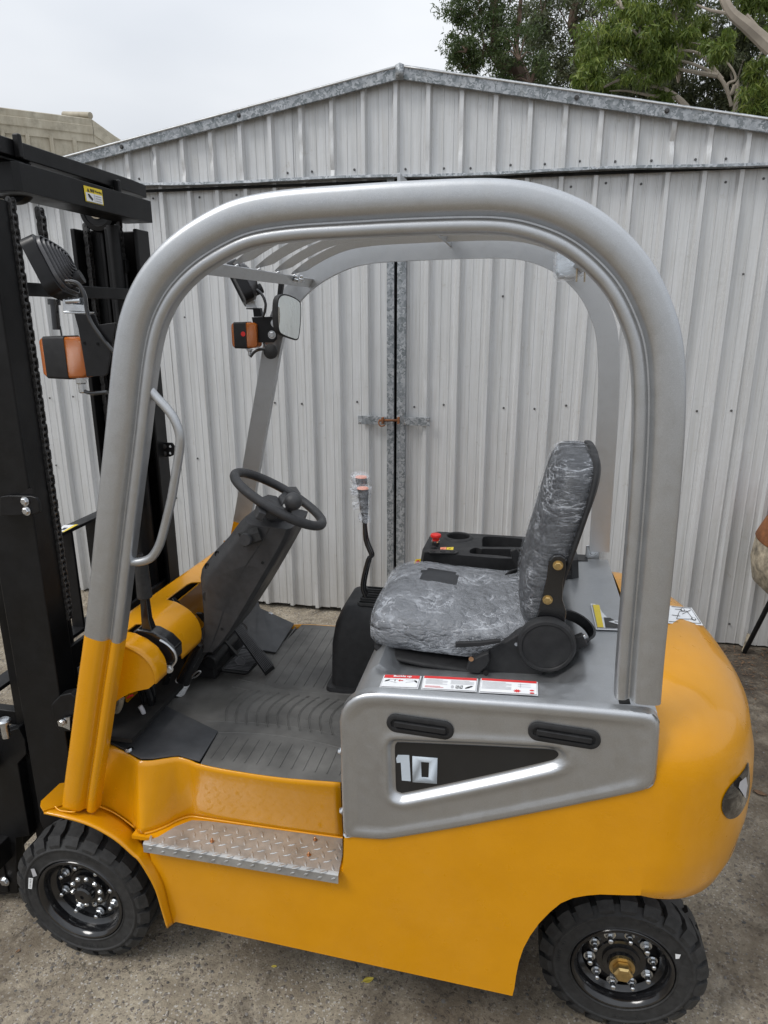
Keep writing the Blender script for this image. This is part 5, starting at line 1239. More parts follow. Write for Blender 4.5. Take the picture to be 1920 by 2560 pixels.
mb = MB(); mb.cyl(P(1443, 1602, Y=yk+.02), P(1464, 1589, Y=yk+.02), .0055, n=12); mb.build('retractor_pin', 'zinc', FL)
mb = MB(); rr_ = P(1430, 1565, Z=.99); mb.lathe(rr_, (.3, -.2, 1), [(.05, -.02), (.055, 0), (.058, .006), (.052, .006), (.048, -.01)], 30); mb.build('seat_rail_cover', 'black_plastic', FL)
mb = MB(); mb.box((-.12, 1.56, .895), (.36, .03, .022)); mb.box((-.12, 1.89, .895), (.36, .03, .022)); mb.build('seat_rail', 'mast_black', FL)
# rear far post foot bracket
q = P(1482, 1378, Z=.98); mb = MB(); mb.box(q+Vector((0, 0, -.004)), (.045, .006, .048)); bb = mb.build('post_bracket', 'silver', FL, bevel=.008)
mb = MB(); mb.bolt(q+Vector((0, -.003, .0)), (0, -1, 0), .011, .009); mb.build('bracket_bolt', 'zinc', bb)
mb = MB(); mb.box((.20, far(YN)-.02, .93), (.06, .06, .06)); mb.build('post_socket', 'black_paint', FL)

# ---- wheels
def wheel(c, yface, R_, W_, sgn, kind, studs):
    """c: centre on the outer face plane; sgn -1: outer side faces the viewer"""
    o = Vector((c[0], yface, c[1])); d = Vector((0, sgn, 0)); x = Vector((1, 0, 0)); z = Vector((0, 0, 1))
    mb = MB(); rim_r = .128 if kind == 'front' else .122
    mb.lathe(o, d, [(rim_r, -W_+.004), (rim_r, -.004), (rim_r-.003, .000), (rim_r-.009, .001), (rim_r-.014, -.004), (rim_r-.018, -.012), (rim_r-.019, -.030), (rim_r-.024, -.036), (rim_r-.030, -.040), (.095, -.050), (.080, -.052 if kind == 'front' else -.040), (.060, -.050 if kind == 'front' else -.032), (.058, -.046 if kind == 'front' else -.028), (.03, -.046 if kind == 'front' else -.028), (.0005, -.046 if kind == 'front' else -.028)], 64)
    wl = mb.build('wheel_rim', 'black_gloss', FL, sharp=35)
    # tyre carcass and lugs
    mb = MB()
    mb.lathe(o, d, [(rim_r+.001, -W_), (R_-.03, -W_+.001), (R_-.014, -W_+.012), (R_-.012, -W_*.5), (R_-.014, -.013), (R_-.026, -.003), (R_-.032, .0005), (R_-.034, .0025), (R_-.037, .0025), (R_-.040, .0), (R_-.055, -.001), (rim_r+.006, -.001), (rim_r+.003, .001), (rim_r+.0005, -.002)], 72)
    nl = 22
    for side_ in (0, 1):
        for k in range(nl):
            t0 = 2*math.pi*(k+.5*side_)/nl; tw_ = 2*math.pi/nl
            def pt(ang, r_, w__): return o+(x*math.cos(ang)+z*math.sin(ang))*r_+d*w__
            sec = []
            if side_ == 0: ws = [(.0, 0), (-.012, .0), (-.035, .05), (-W_*.5, .42)]
            else: ws = [(-W_, 0), (-W_+.012, 0), (-W_+.035, .05), (-W_*.5, .42)]
            for w__, sk in ws:
                a0, a1 = t0+(.17+sk)*tw_, t0+(.88+sk)*tw_
                edge = abs(w__) < .001 or abs(w__+W_) < .001
                ro = R_-.021 if edge else (R_-.001 if abs(sk) < .04 else R_); ri_ = R_-.030
                ring = [pt(a0+.015, ri_, w__), pt(a0, ro, w__), pt((a0+a1)/2, ro+.0008, w__), pt(a1, ro, w__), pt(a1-.015, ri_, w__)]
                sec.append(ring)
            mb.loft(sec, True, True)
    rt_ = random.Random(int(yface*1000))
    for a0 in (1.05, 2.75, 4.6):
        for k in range(9):
            a_n = a0+k*.052
            if rt_.random() < .15: continue
            rr0, rr1 = R_-.050, R_-.043-rt_.random()*.002
            p4 = [o+(x*math.cos(q)+z*math.sin(q))*r_+d*(-.0006) for q, r_ in ((a_n, rr0), (a_n+.034*rt_.uniform(.5, 1), rr0), (a_n+.034, rr1), (a_n, rr1))]
            mb.prism(p4, d*.0012)
    mb.build('tyre', 'rubber', wl, sharp=30)
    hubd = -.046 if kind == 'front' else -.028
    if kind == 'front':
        mb = MB(); mb.lathe(o+d*hubd, d, [(.052, 0), (.051, .012), (.046, .014), (.028, .016), (.026, .030), (.022, .034), (.006, .035), (.005, .031), (.0005, .031)], 40); mb.build('hub', 'black_gloss', wl, sharp=30)
        pos = [(.043, 2*math.pi*(k+.3)/10, .014, .0055, 0) for k in range(10)]+[(.080, 2*math.pi*(k+.35)/8, -.002, .0098, .018) for k in range(8)]
    else:
        mb = MB(); mb.lathe(o+d*hubd, d, [(.045, 0), (.044, .006), (.034, .008), (.032, .016), (.0005, .016)], 40); mb.build('hub', 'black_gloss', wl, sharp=30)
        mb = MB(); mb.lathe(o+d*(hubd+.016), d, [(.030, 0), (.030, .006), (.026, .007)], 32, caps=True); mb.lathe(o+d*(hubd+.023), d, [(.021, 0), (.023, .002), (.023, .018), (.018, .022), (.0005, .022)], 6); mb.build('centre_nut', 'brass_zinc', wl)
        pos = [(.074, 2*math.pi*(k+.2)/10, -.006, .0105 if k % 2 else .0088, .018) for k in range(10)]
    for r_, a, h0, br_, stud in pos:
        p = o+(x*math.cos(a)+z*math.sin(a))*r_+d*(hubd+h0); mb = MB(); mb.bolt(p, d, br_, .010 if stud else .006, True, stud=stud*.8); mb.build('wheel_nut', 'zinc', wl)
    return wl, o
fwc = P(197, 2242, Y=1.285); 
wf, of = wheel((fwc.x, .200), 1.285, .200, .15, -1, 'front', 8)
wheel((fwc.x, .200), far(1.285), .200, .15, 1, 'front', 8)
rwc = P(1556, 2416, Y=1.37)
wr, orr = wheel((rwc.x, .197), 1.365, .197, .115, -1, 'rear', 10)
wheel((rwc.x, .197), far(1.365), .197, .115, 1, 'rear', 10)
s_ = Sticker([P(72, 2194, Y=1.281), P(83, 2195, Y=1.281), P(80, 2222, Y=1.281), P(71, 2221, Y=1.281)]); s_.rect(0, 0, 1, 1, 'white_print', 0); s_.rules(.3, .1, .7, .9, 6, 'black_print', 1); s_.build('tyre_label', wf)
s_ = Sticker([P(77, 2172, Y=1.281), P(86, 2171, Y=1.281), P(93, 2189, Y=1.281), P(83, 2192, Y=1.281)]); s_.rect(0, 0, 1, 1, 'grey_print', 0); s_.build('tyre_label', wf)
s_ = Sticker([P(1688, 2384, Y=1.361), P(1702, 2386, Y=1.361), P(1698, 2396, Y=1.361), P(1689, 2397, Y=1.361)]); s_.rect(0, 0, 1, 1, 'white_print', 0); s_.build('tyre_label', wr)

# ---- mast
XB = -1.150                                  # rear face of the outer rails
yr0, yr1 = 1.385, 1.455
def channel(x0, x1, y0, y1, z0, z1, open_to=1, t_=.014):
    """C section, open towards +Y (1) or -Y (-1)"""
    if open_to == 1: pts = [(x0, y0), (x1, y0), (x1, y1), (x1-t_, y1), (x1-t_, y0+t_), (x0+t_, y0+t_), (x0+t_, y1), (x0, y1)]
    else: pts = [(x0, y1), (x1, y1), (x1, y0), (x1-t_, y0), (x1-t_, y1-t_), (x0+t_, y1-t_), (x0+t_, y0), (x0, y0)]
    m_ = MB(); m_.prism([Vector((x, y, z0)) for x, y in pts], (0, 0, z1-z0)); return m_
for nearside in (True, False):
    f = (lambda y: y) if nearside else far
    ya_, yb2 = sorted((f(yr0), f(yr1)))
    op = 1 if nearside else -1
    o1 = channel(XB-.125, XB, ya_, yb2, .33, 1.965, op).build('mast_rail', 'mast_black', FL, bevel=.004)
    yc2, yd2 = sorted((f(yr0+.045), f(yr1+.045)))
    channel(XB-.19, XB-.065, yc2, yd2, .12, 1.965, op).build('inner_mast_rail', 'mast_black', FL, bevel=.003)
    # lift cylinder behind the rail
    yy = f(yr1+.035); mb = MB(); mb.cyl((XB-.055, yy, .42), (XB-.055, yy, 1.62), .030, n=24); lc = mb.build('lift_cylinder', 'mast_black', FL)
    mb = MB(); mb.cyl((XB-.055, yy, 1.62), (XB-.055, yy, 1.97), .019, n=20); mb.build('cylinder_rod', 'mast_black', lc)
# bottom rail cap on the near side
mb = MB(); mb.tube([(XB-.03, yr0-.004, .335), (XB-.03, yr0-.004, 1.8)], .0, 3) if False else None
mb = MB(); mb.cyl((XB-.062, yr0-.012, .36), (XB-.062, yr0+.012, .36), .055, n=28); mb.build('rail_roller', 'mast_black', FL, bevel=.004)
# chains and sheaves
def chain(name, x, y, z0, z1, half=.0065, size=1.):
    """roller chain hanging in one plane; outer plates face the viewer"""
    p_ = .0159*size; n = int((z1-z0)/p_); root = MB(); root.tube([(x, y, z0), (x, y, z1)], .0012, 4); rt = root.build(name, 'chain_steel', FL)
    mb_ = MB(); zc_ = 0
    def plate(yy, th2):
        ring = []
        for k in range(16):
            t_ = 2*math.pi*k/16; c, s__ = math.cos(t_), math.sin(t_); r_ = .0070*size
            zz = s__*r_+math.copysign(p_*.5, s__); xx_ = c*r_*(1-.28*(1-min(1, abs(zz)/(p_*.5)))); ring.append(Vector((xx_, yy, zz)))
        mb_.prism(ring, (0, th2, 0))
    plate(-.0085, .002); plate(.0065, .002)
    for s__ in (-.5, .5): mb_.cyl((0, -.0105, s__*p_), (0, .010, s__*p_), .0030, n=10)
    mb_.cyl((0, -.006, p_*.5), (0, .006, p_*.5), .0052, n=10)
    src = mb_.build('chain_link', 'chain_steel', rt, sharp=30)
    spots = [Vector((x+.0006*math.sin(k*1.7), y+(.0025 if k % 2 else 0), z0+p_*(k+.5))) for k in range(n)]
    LOC[src.name] = spots[0]; src.location = spots[0]-LOC[rt.name]; copies(src, spots, rt)
ych = yr1+.006
ztop = 1.985
xf1, xf2 = XB+.006, XB-.105
chain('lift_chain', P(95, 1000, Y=ych).x, ych, .95, 1.97)
pfar = P(237, 760, Y=far(ych)); chain('lift_chain', pfar.x, far(ych), .72, 1.98)
pfar2 = P(302, 620, Y=far(ych)); chain('lift_chain', pfar2.x, far(ych), 1.86, 2.00)
pn = P(98, 520, Y=1.53); chain('lift_chain', pn.x, 1.53, 1.78, 1.97)
zsv = P(252, 530, Y=far(ych)); mb = MB(); sc2 = Vector(((pfar.x+pfar2.x)/2, far(ych)-.01, zsv.z+.002)); rs_ = abs(pfar2.x-pfar.x)/2
mb.lathe(sc2, (0, -1, 0), [(rs_+.004, -.008), (rs_+.006, .0), (rs_+.002, .010), (rs_-.010, .012), (rs_-.012, .008), (.022, .008), (.021, .012), (.0005, .012)], 48); sh_ = mb.build('chain_sheave', 'mast_black', FL)
mb = MB(); mb.lathe(sc2, (0, -1, 0), [(.0235, .010), (.0235, .0135), (.0195, .0135), (.0195, .010)], 32); mb.build('bearing_ring', 'pale_enamel', sh_)
sn = P(36, 450, Y=1.535); mb = MB(); mb.lathe((sn.x, 1.535, sn.z+.0), (0, -1, 0), [(.052, -.010), (.054, .0), (.050, .012), (.042, .014), (.040, .008), (.018, .008), (.0005, .010)], 48); mb.build('chain_sheave', 'mast_black', FL)
q = P(312, 665, Y=far(ych)); mb = MB(); mb.box(q+Vector((0, 0, -.0)), (.018, .02, .035)); mb.cyl(q-Vector((0, 0, .015)), q-Vector((0, 0, .09)), .006, n=10); mb.build('chain_anchor', 'mast_black', FL, bevel=.001)
# cross beams
bt, bb_ = 2.037, 1.978
def ybm(u, v, x): return P(u, v, X=x)
xbm = XB+.03
e_top = P(377, 500, X=xbm); e_bot = P(381, 553, X=xbm); n_top = P(48, 408, X=xbm); n_bot = P(45, 482, X=xbm)
mb = MB()
def zat(y, a, b): return a.z+(b.z-a.z)*(y-a.y)/(b.y-a.y)
pl_ = [(xbm, e_top.y), (xbm, n_top.y), (xbm-.012, n_top.y-.012), (xbm-.16, n_top.y-.014), (xbm-.16, n_top.y-.006), (xbm-.014, n_top.y-.004), (xbm-.008, n_top.y+.004), (xbm-.008, e_top.y)]
mb.prism([Vector((x, y, (e_bot.z+n_bot.z)/2)) for x, y in pl_], (0, 0, (e_top.z+n_top.z-e_bot.z-n_bot.z)/2)); 
zt_m = (e_top.z+n_top.z)/2
mb.box((xbm-.05, (e_top.y+n_top.y)/2, (e_bot.z+n_bot.z)/2+.004), (.083, e_top.y-n_top.y, .008))
bm1 = mb.build('mast_beam', 'mast_black', FL, bevel=.0015)
x2 = xbm-.02; f_top = P(330, 448, X=x2); f_bot = P(330, 476, X=x2); g_top = P(0, 337, X=x2); zt2 = (f_top.z+g_top.z)/2
mb = MB(); yend = P(352, 460, X=x2-.03).y
pl2 = [(x2, g_top.y-.1), (x2, f_top.y), (x2-.008, yend-.01), (x2-.03, yend), (x2-.06, yend), (x2-.085, f_top.y), (x2-.085, g_top.y-.1)]
mb.prism([Vector((x, y, zt2-.036)) for x, y in pl2], (0, 0, .036)); mb.build('upper_mast_beam', 'mast_black', FL, bevel=.003)
for u, v in ((43, 350), (293, 462)):
    q = P(u, v, X=xbm-.012); mb = MB(); mb.box(q+Vector((0, 0, -.012)), (.018, .012, .05)); mb.build('beam_lug', 'mast_black', FL, bevel=.004)
mb = MB(); q = P(20, 385, X=xbm-.05); mb.box((xbm-.06, q.y, (zt_m+zt2-.036)/2+.002), (.06, .10, zt2-.036-zt_m-.004)); mb.build('beam_spacer', 'mast_black', FL, bevel=.004); mb = MB(); mb.box((xbm-.06, P(250, 470, X=xbm-.06).y, (zt_m+zt2-.036)/2), (.05, .10, zt2-.036-zt_m-.004)); mb.build('beam_spacer', 'mast_black', FL, bevel=.004)
# caution sticker on the beam
s_ = Sticker([P(208, 463, X=xbm+.001), P(254, 475, X=xbm+.001), P(259, 514, X=xbm+.001), P(214, 503, X=xbm+.001)]); s_.rect(0, 0, 1, 1, 'yellow_print', 0); s_.rect(.05, .05, .95, .60, 'white_print', 1); s_.rect(.03, .03, .97, .05, 'black_print', 1)
s_.poly([(.14, .66), (.28, .66), (.21, .90)], 'black_print', 1); s_.text('Warning', .55, .66, .95, .86, 'black_print', 1, .03); s_.rect(.33, .68, .41, .88, 'black_print', 1); s_.rect(.44, .68, .52, .88, 'black_print', 1)
s_.rect(.49, .08, .51, .58, 'grey_print', 2); s_.poly([(.14, .5), (.22, .54), (.42, .24), (.36, .12), (.30, .2), (.2, .3)], 'black_print', 2)
for k in range(3): s_.rect(.56, .44-.15*k, .88, .50-.15*k, 'grey_print', 2)
s_.build('warning_label', bm1)
# mid cross member, lower cross plate
a = P(0, 700, X=XB-.005); b = P(325, 722, X=XB-.005); mb = MB(); zc0 = P(150, 727, X=XB-.005).z; mb.box((XB-.011, YM, zc0), (.012, .72, .031)); mb.build('mast_crossbar', 'mast_black', FL, bevel=.002)
cpn = P(142, 1642, Y=1.40); cpf = P(420, 1445, Y=2.08); xc_ = (cpn.x+cpf.x)/2
yn_ = P(142, 1642, X=-1.165).y; yf_ = P(420, 1445, X=-1.165).y; zn_ = P(142, 1642, X=-1.165).z; zf_ = P(420, 1445, X=-1.165).z
mb = MB(); mb.prism([Vector((-1.165, yn_, zn_)), Vector((-1.165, yf_, zf_)), Vector((-1.165, yf_, zf_-.10)), Vector((-1.165, yn_, .50))], (-.012, 0, 0)); mb.build('mast_crossplate', 'mast_black', FL, bevel=.002)
# tilt bracket behind the post
q = P(160, 1760, Y=1.37); mb = MB(); mb.prism([P(u, v, Y=1.37) for u, v in [(127, 1762), (150, 1738), (175, 1733), (190, 1745), (185, 1830), (150, 1830), (132, 1805)]], (0, .03, 0)); tb = mb.build('tilt_bracket', 'mast_black', FL, bevel=.004)
mb = MB(); mb.prism([P(u, v, Y=1.365) for u, v in [(147, 1800), (160, 1793), (178, 1790), (178, 1822), (160, 1814), (150, 1812)]], (0, -.006, 0)); mb.bolt(P(156, 1806, Y=1.357), (0, -1, 0), .0075, .006); mb.build('tilt_pin', 'zinc', tb)
# hose clamps on the rails
q0 = [(0, 1242), (20, 1239), (75, 1240), (90, 1244), (97, 1256), (99, 1280), (84, 1286), (0, 1291)]
mb = MB(); mb.prism([P(u, v, Y=yr0-.012) for u, v in q0], (0, .008, 0)); hc = mb.build('rail_bracket', 'black_paint', FL, bevel=.002)
for u, v in ((63, 1253), (67, 1277)): mb = MB(); mb.bolt(P(u, v, Y=yr0-.013), (0, -1, 0), .0085, .008); mb.build('bracket_bolt', 'zinc', hc)
mb = MB(); mb.prism([P(u, v, Y=yr0-.002) for u, v in [(44, 1237), (78, 1218), (80, 1237)]], (0, .01, 0)); mb.build('bracket_gusset', 'black_paint', hc)
q1 = [(372, 1112), (382, 1102), (405, 1106), (430, 1107), (436, 1115), (434, 1138), (425, 1142), (390, 1143), (376, 1150)]
yfb = far(yr0)-.03
mb = MB(); mb.prism([P(u, v, Y=yfb) for u, v in q1], (0, .006, 0)); hc = mb.build('rail_bracket', 'black_paint', FL, bevel=.002)
for u, v in ((411, 1116), (412, 1134)): mb = MB(); mb.bolt(P(u, v, Y=yfb), (0, -1, 0), .006, .004); mb.build('bracket_bolt', 'chain_steel', hc)
for u, v in ((426, 1116), (426, 1133)): mb = MB(); mb.cyl(P(u, v, Y=yfb-.0005), P(u, v, Y=yfb-.001), .0042, n=10); mb.build('bracket_slot', 'sheet', hc)
# load backrest ahead of the mast
XL = -1.40
def ylx(u, v): return P(u, v, X=XL)
t0_, t1_ = ylx(139, 1338), ylx(236, 1290)
zt_ = (t0_.z+t1_.z)/2
zlow = P(190, 1575, X=XL).z
yb0_ = 1.30; yb1_ = 2.14
mb = MB(); mb.box((XL, (yb0_+yb1_)/2, zt_), (.045, yb1_-yb0_, .010)); lbt = mb.build('load_backrest', 'black_paint', FL, bevel=.001)
for u in (168, 232):
    yv = P(u, 1400, X=XL).y; 
for yv in (P(172, 1380, X=XL).y, P(240, 1400, X=XL).y, yb0_+.01, yb1_-.01, P(60, 1600, X=XL).y):
    mb = MB(); mb.box((XL, yv, (zt_+zlow)/2-.005), (.042, .010, zt_-zlow)); mb.build('backrest_bar', 'black_paint', lbt, bevel=.001)
mb = MB(); mb.box((XL, (yb0_+yb1_)/2, zlow), (.05, yb1_-yb0_, .012)); mb.build('backrest_bar', 'black_paint', lbt, bevel=.001)
s_ = Sticker([P(160, 1313, Z=zt_+.006), P(196, 1312, Z=zt_+.006), P(160, 1331, Z=zt_+.006), P(138, 1331, Z=zt_+.006)]); s_.rect(0, 0, 1, 1, 'white_print', 0); s_.poly([(.75, 0), (1, 0), (1, 1), (.75, 1)], 'yellow_print', 1); s_.rect(.3, .3, .6, .6, 'black_print', 1); s_.build('warning_label', lbt)
# carriage and forks
for z_, h_ in ((.52, .075), (.22, .075)):
    mb = MB(); mb.box((XL-.02, YM, z_), (.03, .82, h_)); mb.build('carriage_plate', 'mast_black', FL, bevel=.003)
for y_ in (1.44, 2.0):
    mb = MB(); mb.box((XL-.055, y_, .33), (.035, .09, .56)); mb.prism([Vector((XL-.04, y_-.045, .05)), Vector((XL-.04, y_-.045, .085)), Vector((XL-1.0, y_-.045, .062)), Vector((XL-1.0, y_-.045, .05))], (0, .09, 0)); mb.build('fork', 'mast_black', FL, bevel=.003)
cpl_ = [(0, 1830), (48, 1815), (60, 1760+80), (66, 1885), (48, 1925), (75, 2088), (48, 2090), (45, 2235), (0, 2235)]
mb = MB(); mb.prism([P(u, v, Y=1.40) for u, v in [(-60, 1850), (0, 1835), (45, 1820), (62, 1850), (66, 1885), (44, 1910), (75, 2090), (40, 2095), (44, 2235), (-60, 2240)]], (0, .03, 0)); cr_ = mb.build('carriage_side', 'mast_black', FL, bevel=.003)
mb = MB(); mb.bolt(P(12, 2203, Y=1.395), (0, -1, 0), .012, .008); mb.build('carriage_bolt', 'zinc', cr_)
mb = MB(); q = P(10, 1806, Y=1.37); mb.cyl(q, q+Vector((0, 0, -.045)), .011, n=14); mb.lathe(q, (0, 0, 1), [(.018, -.002), (.018, .006), (.014, .01), (.0005, .011)], 20); mb.build('hose_fitting', 'zinc', cr_)
mb = MB(); mb.box(P(20, 1785, Y=1.47), (.20, .03, .045)); mb.build('carriage_bar', 'mast_black', FL, bevel=.003)

# ---- lamps on the front posts, near and far
def worklamp(c, up, nrm, size, name='work_lamp'):
    """c: centre, up: up edge direction, nrm: front (glass) direction; cooling fins on the back"""
    up = Vector(up).normalized(); nrm = Vector(nrm).normalized(); s__ = nrm.cross(up).normalized(); up = s__.cross(nrm); c = Vector(c)
    rot = Matrix((s__, up, nrm)).transposed(); h = size/2
    mb = MB(); ring = lambda k, d_, r_=.022: [c+rot @ Vector((sx*(h*k-r_)+r_*math.cos(a), sy*(h*k-r_)+r_*math.sin(a), d_)) for q, (sx, sy) in enumerate(((1, 1), (-1, 1), (-1, -1), (1, -1))) for a in (math.pi/2*(q+j/4) for j in range(5))]
    mb.loft([ring(.94, -.012), ring(1, -.010), ring(1, .018), ring(.93, .019), ring(.92, .014)], True, True); lp = mb.build(name, 'black_paint', FL, sharp=35)
    for k in range(8):
        kk = .94-.105*k; d0 = -.010; d1 = -.016-.030*(1-(.94-.105*k)**2)
        mb = MB(); mb.loft([ring(kk, d0, .032*kk), ring(kk, d1, .032*kk), ring(kk-.035, d1, .030*kk), ring(kk-.035, d0, .030*kk)], True, False); mb.build('cooling_fin', 'grey_fin', lp, sharp=30)
    mb = MB(); mb.cyl(c+rot @ Vector((0, -h*.62, -.05)), c+rot @ Vector((0, -h*.62, -.01)), .015, n=16); mb.build('cable_gland', 'black_plastic', lp)
    return lp, rot
nl_ = P(130, 672, Y=1.385)
lp, rot = worklamp(nl_, (-.42, 0, .9), (-.86, -.30, -.40), .125)
gp = P(147, 770, Y=1.375)
mb = MB(); mb.cyl(P(135, 748, Y=1.375), P(136, 762, Y=1.375), .013, n=16); mb.cyl(P(136, 762, Y=1.375), P(142, 824, Y=1.375), .0085, n=14); mb.cyl(P(150, 815, Y=1.375), P(155, 845, Y=1.375), .002, n=6); mb.build('mounting_stud', 'black_gloss', FL)
mb = MB(); mb.prism([P(u, v, Y=1.372) for u, v in [(156, 748), (170, 744), (182, 760), (210, 762), (216, 780), (186, 778), (158, 778)]], (0, .004, 0)); mb.cyl(P(163, 753, Y=1.368), P(200, 752, Y=1.38), .006, n=12); mb.prism([P(u, v, Y=1.39) for u, v in [(180, 742), (210, 745), (216, 780), (186, 778)]], (0, .003, 0)); mb.prism([P(u, v, Y=1.37) for u, v in [(158, 778), (216, 780), (214, 784), (160, 784)]], (0, .03, 0)); mb.build('lamp_hinge', 'zinc', FL, bevel=.001)
brp = [(185, 783), (236, 786), (246, 812), (290, 806), (278, 870), (268, 935), (262, 940), (216, 942), (206, 880), (195, 820)]
mb = MB(); mb.prism([P(u, v, Y=1.312) for u, v in brp], (0, .004, 0)); lbk = mb.build('lamp_bracket', 'black_paint', FL, bevel=.001)
for u, v in ((212, 858), (245, 860)): mb = MB(); mb.cyl(P(u, v, Y=1.3115), P(u, v, Y=1.3105), .0035, n=10); mb.build('bracket_slot', 'void_black', lbk)
mb = MB(); mb.tube(catmull([P(u, v, Y=1.305) for u, v in [(165, 703), (180, 704), (198, 712), (212, 740), (217, 775), (228, 805), (250, 838), (272, 865), (285, 880)]], 5), .0042, 8); mb.build('lamp_cable', 'black_gloss', FL)
def indicator(c, sx, sz, dy, u, name='indicator_lamp'):
    """black body with an amber lens on its front and rear"""
    c = Vector(c); mb = MB()
    def rr_(x, k=1): return [c+Vector((x, sy*(dy/2*k-.006)+.006*math.cos(a), s2*(sz/2*k-.006)+.006*math.sin(a))) for q, (sy, s2) in enumerate(((1, 1), (-1, 1), (-1, -1), (1, -1))) for a in (math.pi/2*(q+j/3) for j in range(4))]
    mb.loft([rr_(-sx*.36), rr_(-sx*.38+.001, 1.0), rr_(sx*.12, 1.03)], True, True); b_ = mb.build(name, 'black_plastic', FL, sharp=40)
    mb = MB(); mb.loft([rr_(-sx*.36, .97), rr_(-sx*.40, .95), rr_(-sx*.47, .85), rr_(-sx*.50, .70)], True, True); mb.build('lens', 'amber', b_, sharp=40)
    mb = MB(); mb.loft([rr_(sx*.12, .98), rr_(sx*.20, .97), rr_(sx*.42, .95), rr_(sx*.50, .82)], True, True); mb.build('lens', 'amber', b_, sharp=40)
    return b_
ic = P(172, 893, Y=1.345); indicator(ic, .105, .088, .055, 1)
q = P(203, 955, Y=1.345); mb = MB(); mb.cyl(q+Vector((0, 0, .014)), q+Vector((0, 0, .008)), .014, n=18); mb.bolt(q+Vector((0, 0, .008)), (0, 0, -1), .012, .012, stud=.02); mb.build('lamp_stud', 'zinc', FL)
mb = MB(); mb.tube(catmull([P(u, v, Y=1.345) for u, v in [(206, 972), (215, 980), (235, 983), (268, 981)]], 4), .0042, 8); mb.build('lamp_cable', 'black_gloss', FL)
# far side
yf = 2.10
fl_ = P(604, 707, Y=yf); lp2, _ = worklamp(fl_, (-.42, 0, .9), (-.80, -.45, -.40), .125)
mb = MB(); mb.prism([P(u, v, Y=yf) for u, v in [(616, 752), (622, 744), (636, 750), (642, 768), (640, 770), (615, 768)]], (0, .004, 0)); mb.bolt(P(621, 755, Y=yf), (0, -1, 0), .006, .004); mb.bolt(P(633, 753, Y=yf), (0, -1, 0), .006, .004); mb.build('lamp_hinge', 'zinc', FL, bevel=.001)
mb = MB(); mb.prism([P(u, v, Y=yf) for u, v in [(615, 770), (650, 770), (653, 792), (634, 792), (632, 774), (615, 773)]], (0, .02, 0)); mb.build('lamp_bracket', 'black_paint', FL, bevel=.001)
mb = MB(); mb.prism([P(u, v, Y=yf-.01) for u, v in [(629, 793), (693, 791), (694, 830), (692, 848), (684, 856), (641, 856)]], (0, .005, 0)); pl3 = mb.build('lamp_bracket', 'black_paint', FL, bevel=.001)
for u, v in ((687, 808), (680, 837)): mb = MB(); mb.bolt(P(u, v, Y=yf-.011), (0, -1, 0), .0095, .006); mb.build('bracket_bolt', 'zinc', pl3)
mb = MB(); mb.tube(catmull([P(u, v, Y=yf-.02) for u, v in [(634, 724), (645, 727), (657, 740), (664, 760), (662, 778), (657, 792)]], 4), .0045, 8); mb.tube(catmull([P(u, v, Y=yf-.01) for u, v in [(626, 892), (636, 880), (648, 874), (664, 873), (676, 876)]], 4), .0045, 8); mb.tube([P(u, v, Y=yf-.008) for u, v in [(658, 856), (664, 868), (676, 878)]], .0035, 8); mb.build('lamp_cable', 'black_gloss', FL)
i2 = indicator(P(616, 838, Y=yf), .085, .080, .05, 1)
mb = MB(); q = P(608, 835, Y=yf-.0255); mb.cyl(q, q+Vector((0, -.001, 0)), .0075, n=16); mb.build('round_emblem', 'red_print', i2)
q = P(624, 873, Y=yf); mb = MB(); mb.bolt(q, (0, 0, -1), .009, .008, stud=.014); mb.build('lamp_stud', 'zinc', FL)
q = P(677, 879, Y=yf-.006); mb = MB(); mb.lathe(q, (0, -1, 0), [(.020, -.012), (.023, -.004), (.023, .004), (.014, .010), (.0005, .011)], 24); mb.build('warning_buzzer', 'rubber', FL)
# mirror on its arm
ym = 2.03
mr_c = P(722, 789, Y=ym)
mo = [(692, 760), (696, 742), (708, 735), (728, 740), (745, 750), (751, 762), (751, 800), (747, 838), (742, 850), (730, 848), (705, 838), (696, 828), (692, 800)]
nm = Vector((.96, -.27, -.05)).normalized()
def onm(u, v, off=0): d = ray(u, v); return EYE+d*((mr_c-EYE).dot(nm)/d.dot(nm))+nm*off
mo3 = catmull([onm(u, v) for u, v in mo], 4, True); cm = sum(mo3, Vector())/len(mo3)
mb = MB(); rg = [[cm+(p-cm)*k+nm*o for p in mo3] for k, o in ((.86, -.022), (.97, -.016), (1, -.004), (1, .002), (.965, .0035), (.94, .001))]; mb.loft(rg, True, True); mi_ = mb.build('rear_view_mirror', 'black_plastic', FL, sharp=40)
mb = MB(); rg = [[cm+(p-cm)*k+nm*(.0018+.006*(1-k*k)) for p in mo3] for k in (.94, .7, .45, .2, .02)]; mb.loft(rg, True, True); mb.build('mirror_glass', 'mirror_glass', mi_, sharp=80)
mb = MB(); arm_ = [P(u, v, Y=ym+.03) for u, v in [(690, 688), (703, 691), (708, 700), (702, 740), (700, 780), (695, 782), (689, 782), (692, 740), (696, 704), (688, 696)]]; mb.prism(arm_, (0, .018, 0)); mb.build('mirror_arm', 'black_paint', FL, bevel=.002)
mb = MB(); mb.cyl(P(683, 765, Y=ym+.03), P(694, 770, Y=ym+.03), .004, n=8); mb.build('mirror_bolt', 'zinc', FL)

